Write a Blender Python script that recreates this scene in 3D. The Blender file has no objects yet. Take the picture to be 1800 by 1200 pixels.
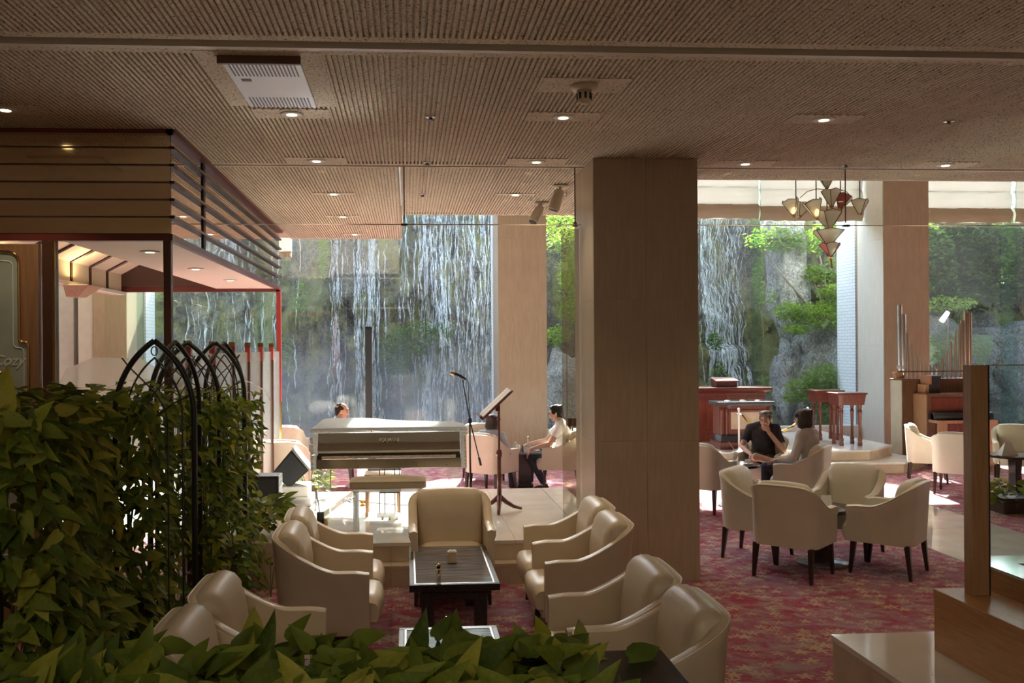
import bpy, bmesh, math, random
from mathutils import Vector, Matrix, noise, Euler

random.seed(11)
R = random.random
def U(a, b): return a + (b - a) * random.random()
PI = math.pi
SC = bpy.context.scene
COL = SC.collection

# ------------------------------------------------------------------ camera, world, sun, exposure
cam_d = bpy.data.cameras.new('camera')
cam = bpy.data.objects.new('camera', cam_d); COL.objects.link(cam)
YAW = math.atan(.068)
cam.matrix_world = (Matrix.Translation((0, 0, 2.1)) @ Matrix.Rotation(-YAW, 4, 'Z')
                    @ Matrix.Rotation(PI / 2, 4, 'X') @ Matrix.Rotation(-.007, 4, 'Z'))
cam_d.sensor_width = 36; cam_d.lens = 32.0
cam_d.shift_x = 76 / 1800; cam_d.shift_y = 10 / 1800
cam_d.clip_start = .05; cam_d.clip_end = 300
SC.camera = cam

world = bpy.data.worlds.new('world'); SC.world = world
world.use_nodes = True
wn = world.node_tree.nodes; wl = world.node_tree.links
sky = wn.new('ShaderNodeTexSky'); sky.sky_type = 'NISHITA'; sky.sun_disc = False
sky.sun_elevation = math.radians(40); sky.sun_rotation = math.radians(11)
sky.dust_density = 2.0
wl.new(sky.outputs[0], wn['Background'].inputs[0])
wn['Background'].inputs[1].default_value = 0.72

def add_light(name, kind, loc, energy, color, **kw):
    d = bpy.data.lights.new(name, kind); d.energy = energy; d.color = color
    for k, v in kw.items(): setattr(d, k, v)
    o = bpy.data.objects.new(name, d); COL.objects.link(o); o.location = loc
    return o
sun = add_light('sun', 'SUN', (0, 30, 20), 20.0, (1.0, .96, .90), angle=math.radians(.6))
sun.rotation_euler = Vector((-.16, -1.0, -.73)).to_track_quat('-Z', 'Y').to_euler()
# added fill: unseen warm area panels behind the camera brighten the interior
FILL = []
for i, (x, y, e) in enumerate([(-1.2, -1.2, 32), (3.2, -1.2, 13)]):
    l = add_light('fill_light', 'AREA', (x, y, 3.72), e, (1.0, .90, .72), shape='RECTANGLE', size=2.6, size_y=2.0)
    FILL.append(l)

SC.view_settings.view_transform = 'Standard'
SC.view_settings.look = 'None'
SC.view_settings.exposure = 1.1
SC.view_settings.gamma = 1.0
SC.view_settings.use_curve_mapping = False
try:
    SC.cycles.use_denoising = True
    SC.cycles.max_bounces = 10; SC.cycles.transparent_max_bounces = 24
    SC.cycles.diffuse_bounces = 5; SC.cycles.glossy_bounces = 4
    SC.cycles.sample_clamp_indirect = 4000; SC.cycles.blur_glossy = .2; SC.cycles.caustics_reflective = True
except Exception:
    pass

# ------------------------------------------------------------------ helpers
class MB:
    def __init__(self): self.v = []; self.f = []
    def add(self, vs, fs):
        n = len(self.v); self.v += [tuple(p) for p in vs]; self.f += [tuple(i + n for i in f) for f in fs]; return self
    def box(self, x0, x1, y0, y1, z0, z1):
        return self.add([(x0,y0,z0),(x1,y0,z0),(x1,y1,z0),(x0,y1,z0),(x0,y0,z1),(x1,y0,z1),(x1,y1,z1),(x0,y1,z1)],
                        [(3,2,1,0),(4,5,6,7),(0,1,5,4),(1,2,6,5),(2,3,7,6),(3,0,4,7)])
    def cbox(self, c, s):
        return self.box(c[0]-s[0]/2, c[0]+s[0]/2, c[1]-s[1]/2, c[1]+s[1]/2, c[2]-s[2]/2, c[2]+s[2]/2)
    def hexa(self, bot, top):
        return self.add(list(bot) + list(top), [(3,2,1,0),(4,5,6,7),(0,1,5,4),(1,2,6,5),(2,3,7,6),(3,0,4,7)])
    def taper(self, c0, s0, c1, s1):
        def q(c, s): return [(c[0]-s[0]/2,c[1]-s[1]/2,c[2]),(c[0]+s[0]/2,c[1]-s[1]/2,c[2]),(c[0]+s[0]/2,c[1]+s[1]/2,c[2]),(c[0]-s[0]/2,c[1]+s[1]/2,c[2])]
        return self.hexa(q(c0, s0), q(c1, s1))
    def prism(self, poly, z0, z1):
        n = len(poly)
        return self.add([(x, y, z0) for x, y in poly] + [(x, y, z1) for x, y in poly],
                        [tuple(range(n-1, -1, -1)), tuple(range(n, 2*n))] + [(i, (i+1) % n, n+(i+1) % n, n+i) for i in range(n)])
    def tube(self, pts, r, n=8, cap=True):
        pts = [Vector(p) for p in pts]; m = len(pts)
        rs = r if isinstance(r, (list, tuple)) else [r] * m
        vs = []; prev = None
        for i, p in enumerate(pts):
            t = (pts[min(i+1, m-1)] - pts[max(i-1, 0)])
            if t.length < 1e-9: t = Vector((0, 0, 1))
            t.normalize()
            if prev is None:
                a = Vector((1, 0, 0)) if abs(t.x) < .8 else Vector((0, 1, 0))
                nx = t.cross(a).normalized()
            else:
                nx = (prev - t * prev.dot(t)).normalized()
            prev = nx; ny = t.cross(nx)
            for k in range(n):
                a = 2*PI*k/n
                vs.append(p + (nx*math.cos(a) + ny*math.sin(a)) * rs[i])
        fs = [(i*n+k, i*n+(k+1) % n, (i+1)*n+(k+1) % n, (i+1)*n+k) for i in range(m-1) for k in range(n)]
        if cap: fs += [tuple(range(n-1, -1, -1)), tuple(range((m-1)*n, m*n))]
        return self.add(vs, fs)
    def lathe(self, prof, c=(0, 0, 0), n=16, sq=False):
        vs = []
        for r, z in prof:
            for k in range(n):
                a = 2*PI*k/n + (PI/4 if sq else 0)
                vs.append((c[0]+r*math.cos(a), c[1]+r*math.sin(a), c[2]+z))
        m = len(prof)
        fs = [(i*n+k, i*n+(k+1) % n, (i+1)*n+(k+1) % n, (i+1)*n+k) for i in range(m-1) for k in range(n)]
        fs += [tuple(range(n-1, -1, -1)), tuple(range((m-1)*n, m*n))]
        return self.add(vs, fs)
    def ell(self, c, r, n=14, m=9):
        vs = []
        for i in range(1, m):
            b = PI*i/m
            for k in range(n):
                a = 2*PI*k/n
                vs.append((c[0]+r[0]*math.sin(b)*math.cos(a), c[1]+r[1]*math.sin(b)*math.sin(a), c[2]-r[2]*math.cos(b)))
        fs = [(i*n+k, i*n+(k+1) % n, (i+1)*n+(k+1) % n, (i+1)*n+k) for i in range(m-2) for k in range(n)]
        vs += [(c[0], c[1], c[2]-r[2]), (c[0], c[1], c[2]+r[2])]
        a, b = len(vs)-2, len(vs)-1
        fs += [(a, (k+1) % n, k) for k in range(n)] + [(b, (m-2)*n+k, (m-2)*n+(k+1) % n) for k in range(n)]
        return self.add(vs, fs)
    def grid(self, P, nu, nv, closed_u=False):
        vs = [P(i, j) for j in range(nv) for i in range(nu)]
        fs = []
        for j in range(nv-1):
            for i in range(nu if closed_u else nu-1):
                i2 = (i+1) % nu
                fs.append((j*nu+i, j*nu+i2, (j+1)*nu+i2, (j+1)*nu+i))
        return self.add(vs, fs)
    def mesh(self, name, smooth=False):
        me = bpy.data.meshes.new(name)
        me.from_pydata(self.v, [], self.f); me.update()
        if smooth:
            me.polygons.foreach_set('use_smooth', [True] * len(me.polygons))
        return me
    def build(self, name, mat, parent=None, smooth=False, bevel=0, seg=2, loc=None, rot=None, fixn=False, subsurf=0, auto=0):
        me = self.mesh(name, smooth)
        if fixn or auto:
            bm = bmesh.new(); bm.from_mesh(me)
            if fixn: bmesh.ops.recalc_face_normals(bm, faces=bm.faces[:])
            if auto:
                for e in bm.edges:
                    if len(e.link_faces) == 2 and e.calc_face_angle(0) > auto: e.smooth = False
                for f in bm.faces: f.smooth = True
            bm.to_mesh(me); bm.free()
        return link(name, me, mat, parent, bevel, seg, loc, rot, subsurf)

def link(name, me, mat, parent=None, bevel=0, seg=2, loc=None, rot=None, subsurf=0):
    o = bpy.data.objects.new(name, me); COL.objects.link(o)
    if mat is not None and not me.materials: me.materials.append(mat)
    if parent is not None: o.parent = parent
    if loc is not None: o.location = loc
    if rot is not None: o.rotation_euler = rot
    if bevel:
        m = o.modifiers.new('bevel', 'BEVEL'); m.width = bevel; m.segments = seg; m.limit_method = 'ANGLE'; m.angle_limit = .6
    if subsurf:
        m = o.modifiers.new('sub', 'SUBSURF'); m.levels = subsurf; m.render_levels = subsurf
    return o

def tag(o, label=None, cat=None, group=None, kind=None):
    if label: o['label'] = label
    if cat: o['category'] = cat
    if group: o['group'] = group
    if kind: o['kind'] = kind
    return o
def thing(name, label, cat, loc=(0, 0, 0), rz=0, group=None):
    o = bpy.data.objects.new(name, None); COL.objects.link(o)
    o.empty_display_size = .1
    o.location = loc; o.rotation_euler = (0, 0, rz)
    return tag(o, label, cat, group)
def struct_empty(name, loc=(0, 0, 0)):
    o = bpy.data.objects.new(name, None); COL.objects.link(o); o.location = loc
    return tag(o, kind='structure')
def struct(o, label=None): return tag(o, label, kind='structure')
def dup(root, loc, rz, label=None, group=None, rot=None):
    r = root.copy(); COL.objects.link(r); r.location = loc
    r.rotation_euler = rot if rot else (0, 0, rz)
    if label: r['label'] = label
    if group: r['group'] = group
    for ch in list(root.children):
        c = ch.copy(); COL.objects.link(c); c.parent = r
        for g in list(ch.children):
            d = g.copy(); COL.objects.link(d); d.parent = c
    return r

# ------------------------------------------------------------------ materials
def new_mat(name):
    m = bpy.data.materials.new(name); m.use_nodes = True
    nt = m.node_tree
    for n in list(nt.nodes): nt.nodes.remove(n)
    out = nt.nodes.new('ShaderNodeOutputMaterial')
    return m, nt, out
def nd(nt, t, **kw):
    n = nt.nodes.new(t)
    for k, v in kw.items(): setattr(n, k, v)
    return n
def coords(nt, scale=(1, 1, 1), kind='Object'):
    tc = nd(nt, 'ShaderNodeTexCoord'); mp = nd(nt, 'ShaderNodeMapping')
    mp.inputs['Scale'].default_value = scale
    nt.links.new(tc.outputs[kind], mp.inputs[0]); return mp.outputs[0]
def ramp(nt, src, stops):
    r = nd(nt, 'ShaderNodeValToRGB'); el = r.color_ramp.elements
    while len(el) < len(stops): el.new(.5)
    for e, (p, c) in zip(el, stops):
        e.position = p; e.color = (c[0], c[1], c[2], 1) if not isinstance(c, (int, float)) else (c, c, c, 1)
    nt.links.new(src, r.inputs[0]); return r.outputs[0]
def tex_noise(nt, co, scale, detail=4, rough=.55, dist=0):
    n = nd(nt, 'ShaderNodeTexNoise'); n.inputs['Scale'].default_value = scale
    n.inputs['Detail'].default_value = detail; n.inputs['Roughness'].default_value = rough
    n.inputs['Distortion'].default_value = dist
    nt.links.new(co, n.inputs['Vector']); return n.outputs['Fac']
def mixc(nt, fac, a, b, mode='MIX'):
    m = nd(nt, 'ShaderNodeMixRGB'); m.blend_type = mode
    for i, x in ((0, fac), (1, a), (2, b)):
        if hasattr(x, 'is_linked') or hasattr(x, 'links'): nt.links.new(x, m.inputs[i])
        elif isinstance(x, (int, float)): m.inputs[i].default_value = x
        else: m.inputs[i].default_value = (x[0], x[1], x[2], 1)
    return m.outputs[0]
def bump(nt, h, strength=.3, dist=.01):
    b = nd(nt, 'ShaderNodeBump'); b.inputs['Strength'].default_value = strength; b.inputs['Distance'].default_value = dist
    nt.links.new(h, b.inputs['Height']); return b.outputs[0]
def pbr(name, c1, c2=None, rough=.5, metal=0, scale=6, stretch=(1, 1, 1), bumps=0, bscale=40, spec=.5, coat=0, emit=None, es=0, lo=.35, hi=.65, trans=0, detail=4):
    m, nt, out = new_mat(name)
    b = nd(nt, 'ShaderNodeBsdfPrincipled'); nt.links.new(b.outputs[0], out.inputs[0])
    b.inputs['Roughness'].default_value = rough; b.inputs['Metallic'].default_value = metal
    b.inputs['Specular IOR Level'].default_value = spec
    b.inputs['Coat Weight'].default_value = coat; b.inputs['Coat Roughness'].default_value = .05
    co = coords(nt, stretch)
    if c2 is not None:
        f = tex_noise(nt, co, scale, detail)
        nt.links.new(ramp(nt, f, [(lo, c1), (hi, c2)]), b.inputs['Base Color'])
    else:
        b.inputs['Base Color'].default_value = (*c1, 1)
    if bumps:
        nt.links.new(bump(nt, tex_noise(nt, co, bscale, 3), bumps, .004), b.inputs['Normal'])
    if emit:
        b.inputs['Emission Color'].default_value = (*emit, 1); b.inputs['Emission Strength'].default_value = es
    return m
def leafmat(name, c1, c2, tl=.35, rough=.5):
    m, nt, out = new_mat(name)
    b = nd(nt, 'ShaderNodeBsdfPrincipled'); b.inputs['Roughness'].default_value = rough
    b.inputs['Specular IOR Level'].default_value = .22
    oi = nd(nt, 'ShaderNodeObjectInfo')
    co = coords(nt); f = tex_noise(nt, co, 9, 3)
    mixr = nd(nt, 'ShaderNodeMath', operation='ADD'); nt.links.new(f, mixr.inputs[0])
    s = nd(nt, 'ShaderNodeMath', operation='MULTIPLY_ADD'); nt.links.new(oi.outputs['Random'], s.inputs[0])
    s.inputs[1].default_value = .7; s.inputs[2].default_value = -.35
    nt.links.new(s.outputs[0], mixr.inputs[1])
    c = ramp(nt, mixr.outputs[0], [(.2, c1), (.8, c2)])
    nt.links.new(c, b.inputs['Base Color'])
    t = nd(nt, 'ShaderNodeBsdfTranslucent')
    nt.links.new(mixc(nt, 1.0, c, (1.0, 1.0, .45), 'MULTIPLY'), t.inputs[0])
    ms = nd(nt, 'ShaderNodeMixShader'); ms.inputs[0].default_value = tl
    nt.links.new(b.outputs[0], ms.inputs[1]); nt.links.new(t.outputs[0], ms.inputs[2]); nt.links.new(ms.outputs[0], out.inputs[0])
    return m
def glass(name, tint=(.95, .98, .96), haze=0, hazec=(.8, .85, .9), grad=None, refl=1.0, rough=0, coat=None):
    """thin sheet: what is behind shows through the tint, the front mirrors by Fresnel, painted haze or etching adds a veil"""
    m, nt, out = new_mat(name)
    tr = nd(nt, 'ShaderNodeBsdfTransparent'); tr.inputs[0].default_value = (*tint, 1)
    gl = nd(nt, 'ShaderNodeBsdfGlossy'); gl.inputs['Roughness'].default_value = rough
    fr = nd(nt, 'ShaderNodeFresnel'); fr.inputs[0].default_value = 1.45
    k = nd(nt, 'ShaderNodeMath', operation='MULTIPLY'); k.inputs[1].default_value = refl
    g0 = nd(nt, 'ShaderNodeNewGeometry'); inv = nd(nt, 'ShaderNodeMath', operation='SUBTRACT'); inv.inputs[0].default_value = 1.0
    nt.links.new(g0.outputs['Backfacing'], inv.inputs[1])
    kk = nd(nt, 'ShaderNodeMath', operation='MULTIPLY'); nt.links.new(fr.outputs[0], kk.inputs[0]); nt.links.new(inv.outputs[0], kk.inputs[1])
    nt.links.new(inv.outputs[0] if coat else kk.outputs[0], k.inputs[0])
    if coat: k.inputs[1].default_value = coat
    last = tr.outputs[0]
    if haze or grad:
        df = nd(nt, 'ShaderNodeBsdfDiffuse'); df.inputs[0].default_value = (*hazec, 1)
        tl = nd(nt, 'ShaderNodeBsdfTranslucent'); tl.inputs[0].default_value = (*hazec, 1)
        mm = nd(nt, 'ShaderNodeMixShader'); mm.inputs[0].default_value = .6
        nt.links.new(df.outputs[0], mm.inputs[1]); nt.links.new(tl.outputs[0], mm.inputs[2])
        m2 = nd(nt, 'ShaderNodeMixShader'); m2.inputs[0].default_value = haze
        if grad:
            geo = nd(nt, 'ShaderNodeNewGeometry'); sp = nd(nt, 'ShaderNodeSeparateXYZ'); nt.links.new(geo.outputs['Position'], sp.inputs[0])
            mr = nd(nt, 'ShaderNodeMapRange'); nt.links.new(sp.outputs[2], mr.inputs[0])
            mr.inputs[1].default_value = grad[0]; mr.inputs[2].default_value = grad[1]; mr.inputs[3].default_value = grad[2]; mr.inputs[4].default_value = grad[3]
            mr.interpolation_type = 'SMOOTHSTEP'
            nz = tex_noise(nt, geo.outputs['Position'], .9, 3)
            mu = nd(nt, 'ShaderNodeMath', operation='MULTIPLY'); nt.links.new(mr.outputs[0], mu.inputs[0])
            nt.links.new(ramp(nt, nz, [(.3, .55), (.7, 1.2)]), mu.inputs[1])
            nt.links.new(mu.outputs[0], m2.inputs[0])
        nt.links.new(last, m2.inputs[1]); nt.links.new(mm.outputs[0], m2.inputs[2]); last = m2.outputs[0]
    ms = nd(nt, 'ShaderNodeMixShader'); nt.links.new(k.outputs[0], ms.inputs[0])
    nt.links.new(last, ms.inputs[1]); nt.links.new(gl.outputs[0], ms.inputs[2])
    nt.links.new(ms.outputs[0], out.inputs[0]); return m
def emis(name, col, s):
    m, nt, out = new_mat(name); e = nd(nt, 'ShaderNodeEmission'); e.inputs[0].default_value = (*col, 1); e.inputs[1].default_value = s
    nt.links.new(e.outputs[0], out.inputs[0]); return m

M = {}
# pitted acoustic board: travertine-like speckle
def ceil_mat():
    m, nt, out = new_mat('acoustic_board')
    b = nd(nt, 'ShaderNodeBsdfPrincipled'); b.inputs['Roughness'].default_value = .85; b.inputs['Specular IOR Level'].default_value = .15
    co = coords(nt)
    pit = tex_noise(nt, co, 60, 3, .65); blotch = tex_noise(nt, co, 2.2, 4)
    base = ramp(nt, blotch, [(.3, (.66, .565, .435)), (.7, (.73, .63, .495))])
    pits = ramp(nt, pit, [(.36, 0.0), (.44, 1.0)])
    nt.links.new(mixc(nt, pits, (.20, .14, .09), base), b.inputs['Base Color'])
    nt.links.new(bump(nt, pits, .5, .004), b.inputs['Normal'])
    nt.links.new(b.outputs[0], out.inputs[0]); return m
M['ceiling'] = ceil_mat()
M['ceil_dark'] = pbr('groove_lining', (.10, .07, .045), rough=.9)
M['ceil_plain'] = pbr('plain_ceiling', (.52, .42, .31), (.58, .47, .35), rough=.8, scale=3)
M['white_trim'] = pbr('pale_trim', (.62, .55, .47), rough=.45)
M['dark_trim'] = pbr('dark_trim', (.10, .05, .04), rough=.4)
M['soffit_white'] = pbr('soffit_white', (.74, .64, .52), rough=.6)
# carpet
def carpet_mat():
    m, nt, out = new_mat('carpet')
    b = nd(nt, 'ShaderNodeBsdfPrincipled'); b.inputs['Roughness'].default_value = .95; b.inputs['Specular IOR Level'].default_value = .1
    co = coords(nt)
    big = tex_noise(nt, co, 1.6, 4, .6); mid = tex_noise(nt, coords(nt, (.75, 1, 1)), 7, 6, .7, .8)
    col = ramp(nt, mid, [(.30, (.27, .040, .075)), (.44, (.32, .065, .105)), (.53, (.33, .16, .19)), (.61, (.33, .25, .25)), (.72, (.38, .33, .27))])
    col = mixc(nt, ramp(nt, big, [(.42, 0.0), (.62, .55)]), col, (.28, .16, .22))
    # maple-leaf sprays: star-shaped cells around scattered points
    vo = nd(nt, 'ShaderNodeTexVoronoi'); vo.inputs['Scale'].default_value = 8.5; vo.inputs['Randomness'].default_value = .9
    nt.links.new(co, vo.inputs['Vector'])
    sub = nd(nt, 'ShaderNodeVectorMath', operation='SUBTRACT')
    sc = nd(nt, 'ShaderNodeVectorMath', operation='SCALE'); sc.inputs['Scale'].default_value = 1.0
    nt.links.new(co, sub.inputs[0]); nt.links.new(vo.outputs['Position'], sub.inputs[1])
    sp = nd(nt, 'ShaderNodeSeparateXYZ'); nt.links.new(sub.outputs[0], sp.inputs[0])
    at = nd(nt, 'ShaderNodeMath', operation='ARCTAN2'); nt.links.new(sp.outputs[1], at.inputs[0]); nt.links.new(sp.outputs[0], at.inputs[1])
    m5 = nd(nt, 'ShaderNodeMath', operation='MULTIPLY'); m5.inputs[1].default_value = 5; nt.links.new(at.outputs[0], m5.inputs[0])
    cs = nd(nt, 'ShaderNodeMath', operation='COSINE'); nt.links.new(m5.outputs[0], cs.inputs[0])
    rad = nd(nt, 'ShaderNodeMath', operation='MULTIPLY_ADD'); nt.links.new(cs.outputs[0], rad.inputs[0]); rad.inputs[1].default_value = .15; rad.inputs[2].default_value = .36
    lt = nd(nt, 'ShaderNodeMath', operation='LESS_THAN'); nt.links.new(vo.outputs['Distance'], lt.inputs[0]); nt.links.new(rad.outputs[0], lt.inputs[1])
    gate = ramp(nt, tex_noise(nt, co, 3.4, 3), [(.36, 0.0), (.44, 1.0)])
    mk = nd(nt, 'ShaderNodeMath', operation='MULTIPLY'); nt.links.new(lt.outputs[0], mk.inputs[0]); nt.links.new(gate, mk.inputs[1])
    mk2 = nd(nt, 'ShaderNodeMath', operation='MULTIPLY'); nt.links.new(mk.outputs[0], mk2.inputs[0]); mk2.inputs[1].default_value = .75
    col = mixc(nt, mk2.outputs[0], col, (.50, .40, .26))
    nt.links.new(col, b.inputs['Base Color'])
    nt.links.new(bump(nt, tex_noise(nt, co, 260, 2), .4, .004), b.inputs['Normal'])
    nt.links.new(b.outputs[0], out.inputs[0]); return m
M['carpet'] = carpet_mat()
M['marble'] = pbr('polished_marble', (.66, .62, .56), (.76, .72, .66), rough=.07, scale=2.5, spec=.6, lo=.3, hi=.7)
M['marble_skylit'] = pbr('skylit_marble', (.72, .72, .71), (.80, .80, .79), rough=.08, scale=2.5, spec=.6)  # paler marble copy, the sky's white reflection painted into its colour
M['marble_side'] = pbr('marble_side', (.50, .40, .30), (.60, .49, .37), rough=.25, scale=5)
M['tile_grey'] = pbr('polished_tile', (.52, .50, .46), (.62, .60, .55), rough=.08, scale=3, spec=.6)
M['grout'] = pbr('grout', (.30, .26, .21), rough=.8)
M['stone'] = pbr('travertine_panel', (.42, .34, .25), (.50, .41, .305), rough=.3, scale=5, stretch=(5, 5, .6), lo=.3, hi=.7)
M['stone_lit'] = pbr('lit_stone', (.72, .69, .61), (.79, .76, .68), rough=.35, scale=5, stretch=(5, 5, .6))  # paler copy of the pillar stone, light on the left face painted in
M['stone_white'] = pbr('white_stone', (.74, .72, .68), (.82, .80, .77), rough=.4, scale=6)
M['brick_white'] = pbr('white_tile_brick', (.76, .77, .78), (.84, .85, .86), rough=.4, scale=8)
M['wall'] = pbr('warm_wall', (.50, .40, .29), (.56, .45, .33), rough=.7, scale=2)
M['wall_white'] = pbr('white_wall', (.70, .68, .64), rough=.6)
M['wood_counter'] = pbr('honey_wood', (.42, .215, .085), (.52, .285, .12), rough=.32, scale=6, stretch=(12, .8, 12))
M['wood_post'] = pbr('post_wood', (.34, .19, .09), (.42, .25, .13), rough=.35, scale=6, stretch=(10, 10, .8))
M['wood_red'] = pbr('red_mahogany', (.13, .028, .018), (.20, .05, .03), rough=.28, scale=5, stretch=(8, 8, 1), coat=.2)
M['wood_brown'] = pbr('walnut', (.12, .055, .03), (.19, .09, .05), rough=.35, scale=5, stretch=(8, 8, 1))
M['wood_tan'] = pbr('tan_oak', (.36, .19, .10), (.45, .26, .14), rough=.35, scale=5, stretch=(9, 9, .8))
M['wood_door'] = pbr('door_wood', (.30, .16, .085), (.38, .215, .12), rough=.35, scale=4, stretch=(8, 8, .6))
M['black_wood'] = pbr('black_wood', (.02, .016, .016), (.04, .03, .03), rough=.22, scale=8, stretch=(6, 1, 6))
M['leg'] = pbr('dark_leg', (.035, .018, .014), rough=.3)
M['leather'] = pbr('cream_leather', (.60, .50, .365), (.66, .555, .41), rough=.38, scale=4, bumps=.08, bscale=180, spec=.45)
M['leather2'] = pbr('pale_leather', (.63, .585, .475), (.68, .635, .52), rough=.42, scale=4, bumps=.08, bscale=180, spec=.4)
M['piping'] = pbr('piping', (.70, .60, .46), rough=.35)
M['table_glass'] = pbr('streaked_reflection_glass', (.11, .115, .135), (.25, .265, .31), rough=.08, spec=.3, scale=3, stretch=(1.2, 14, 1), lo=.40, hi=.68, detail=6)  # grey streaks lightened to blue, painting in the window's reflection
M['steel'] = pbr('brushed_steel', (.62, .62, .63), (.70, .70, .71), rough=.28, metal=1, stretch=(30, 1, 1))
M['steel_panel'] = pbr('painted_silver', (.62, .65, .70), rough=.3, metal=.3)
M['chrome'] = pbr('chrome', (.8, .8, .8), rough=.08, metal=1)
M['brass'] = pbr('brass', (.62, .40, .16), rough=.2, metal=1)
M['gold_rim'] = pbr('lamp_reflector', (.85, .66, .34), rough=.2, metal=.8)
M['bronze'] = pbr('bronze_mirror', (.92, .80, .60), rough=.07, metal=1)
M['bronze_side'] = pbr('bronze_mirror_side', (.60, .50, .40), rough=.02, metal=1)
M['red_steel'] = pbr('dark_red_steel', (.16, .035, .03), rough=.3)
M['red_paint'] = pbr('red_paint', (.38, .05, .045), rough=.35)
M['brown_steel'] = pbr('brown_steel', (.10, .045, .03), rough=.25)
M['iron'] = pbr('wrought_iron', (.018, .022, .020), rough=.4)
M['black'] = pbr('black_plastic', (.018, .018, .02), rough=.45)
M['grille'] = pbr('speaker_grille', (.03, .03, .034), (.05, .05, .055), rough=.7, scale=300)
M['silver_edge'] = pbr('silver_edge', (.55, .55, .58), rough=.35, metal=.6)
M['cream_plastic'] = pbr('cream_plastic', (.62, .55, .43), rough=.4)
M['white_plastic'] = pbr('white_plastic', (.78, .77, .74), rough=.35)
def cloth(name, c, tl):
    m, nt, out = new_mat(name)
    d = nd(nt, 'ShaderNodeBsdfDiffuse'); d.inputs[0].default_value = (*c, 1)
    t = nd(nt, 'ShaderNodeBsdfTranslucent'); t.inputs[0].default_value = (*c, 1)
    x = nd(nt, 'ShaderNodeMixShader'); x.inputs[0].default_value = tl
    nt.links.new(d.outputs[0], x.inputs[1]); nt.links.new(t.outputs[0], x.inputs[2]); nt.links.new(x.outputs[0], out.inputs[0]); return m
M['blind'] = cloth('roman_blind', (.72, .71, .69), .30)
M['blind_fold'] = cloth('roman_blind_fold', (.46, .38, .30), .18)
M['lamp'] = emis('lamp_glow', (1.0, .74, .36), 5.0)
M['lamp_soft'] = emis('lamp_glow_soft', (1.0, .66, .30), .9)
M['led'] = emis('purple_led', (.6, .05, 1.0), 4)
M['glass'] = glass('clear_glass')
M['fin'] = glass('glass_fin', (.86, .95, .93), refl=1.3)
M['wglass'] = glass('hazed_window_glass', (.96, .99, .98), grad=(.2, 2.9, .22, .006), hazec=(.70, .80, .93))  # mist and reflection haze painted into the pane, thicker towards the sill
M['wglass2'] = glass('window_glass', (.96, .99, .97), grad=(.2, 3.0, .035, .006), hazec=(.75, .8, .85))  # same painted haze, much fainter
M['etched'] = glass('etched_glass', (.9, .95, .92), haze=.42, hazec=(.78, .80, .76))
M['etch'] = pbr('etched_mark', (.78, .80, .78), rough=.6)
M['smoke_glass'] = glass('draught_screen', (.96, .97, .96))
M['acryl'] = glass('clear_acrylic', (.90, .91, .90), haze=.10, hazec=(.85, .85, .83), refl=1.6)
M['acryl_lid'] = glass('acrylic_lid', (.88, .90, .91), haze=.58, hazec=(.80, .82, .84), coat=.24, rough=.045)
M['acryl_edge'] = pbr('acrylic_edge', (.82, .82, .80), rough=.15, spec=.8)
M['fallboard'] = pbr('fallboard_room_reflection', (.33, .29, .235), rough=.06, metal=.75)  # grey-brown paints in the dark room mirrored by the clear acrylic
M['keyslip'] = pbr('keyslip_acrylic', (.40, .36, .29), rough=.12, metal=.5)
M['key_white'] = pbr('key_white', (.75, .72, .64), rough=.3)
M['stool_skin'] = pbr('stool_leather', (.46, .40, .28), (.52, .455, .33), rough=.4, scale=5)
M['paper'] = pbr('paper', (.78, .76, .72), rough=.8)
M['beige'] = pbr('beige_ceramic', (.58, .47, .32), rough=.4)
M['teaware'] = pbr('white_porcelain', (.86, .85, .82), rough=.2)
M['skin'] = pbr('skin', (.50, .29, .195), (.56, .33, .23), rough=.5, scale=20)
M['hair_black'] = pbr('black_hair', (.014, .011, .012), (.035, .026, .026), rough=.7, scale=60, stretch=(1, 1, .2), bumps=.5, bscale=90, spec=.15)
M['hair_grey'] = pbr('greying_hair', (.10, .075, .05), (.20, .16, .12), rough=.45, scale=60, bumps=.5, bscale=90)
M['hair_brown'] = pbr('brown_hair', (.028, .016, .013), (.055, .032, .026), rough=.45, scale=60, bumps=.5, bscale=90)
M['shirt_white'] = pbr('white_cotton', (.80, .79, .76), rough=.85, bumps=.3, bscale=14)
M['shirt_black'] = pbr('black_cotton', (.022, .022, .026), (.035, .034, .04), rough=.8, bumps=.4, bscale=14)
M['shirt_grey'] = pbr('grey_cotton', (.50, .46, .43), (.56, .52, .48), rough=.85, bumps=.4, bscale=14)
M['shirt_blue'] = pbr('pale_blue_cotton', (.42, .49, .60), (.48, .55, .66), rough=.85, bumps=.3, bscale=14)
M['jeans'] = pbr('navy_trousers', (.018, .022, .04), (.03, .036, .06), rough=.8)
M['shorts'] = pbr('dark_shorts', (.03, .03, .035), rough=.85)
M['shoe'] = pbr('dark_shoe', (.03, .02, .018), rough=.4)
M['eye'] = pbr('eye', (.03, .02, .02), rough=.2)
M['rope_y'] = pbr('yellow_cord', (.62, .40, .03), rough=.6)
M['rope_b'] = pbr('black_cord', (.03, .02, .01), rough=.6)
M['granite'] = pbr('black_granite', (.03, .032, .04), (.05, .052, .062), rough=.08, scale=60, spec=.7)
M['onyx'] = pbr('onyx_panel', (.46, .34, .25), (.60, .49, .38), rough=.25, scale=6, lo=.3, hi=.7)
M['pipe_silver'] = pbr('pipe_silver', (.62, .64, .68), rough=.25, metal=1)
M['pipe_tin'] = pbr('pipe_tin', (.50, .42, .35), rough=.28, metal=1)
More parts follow.
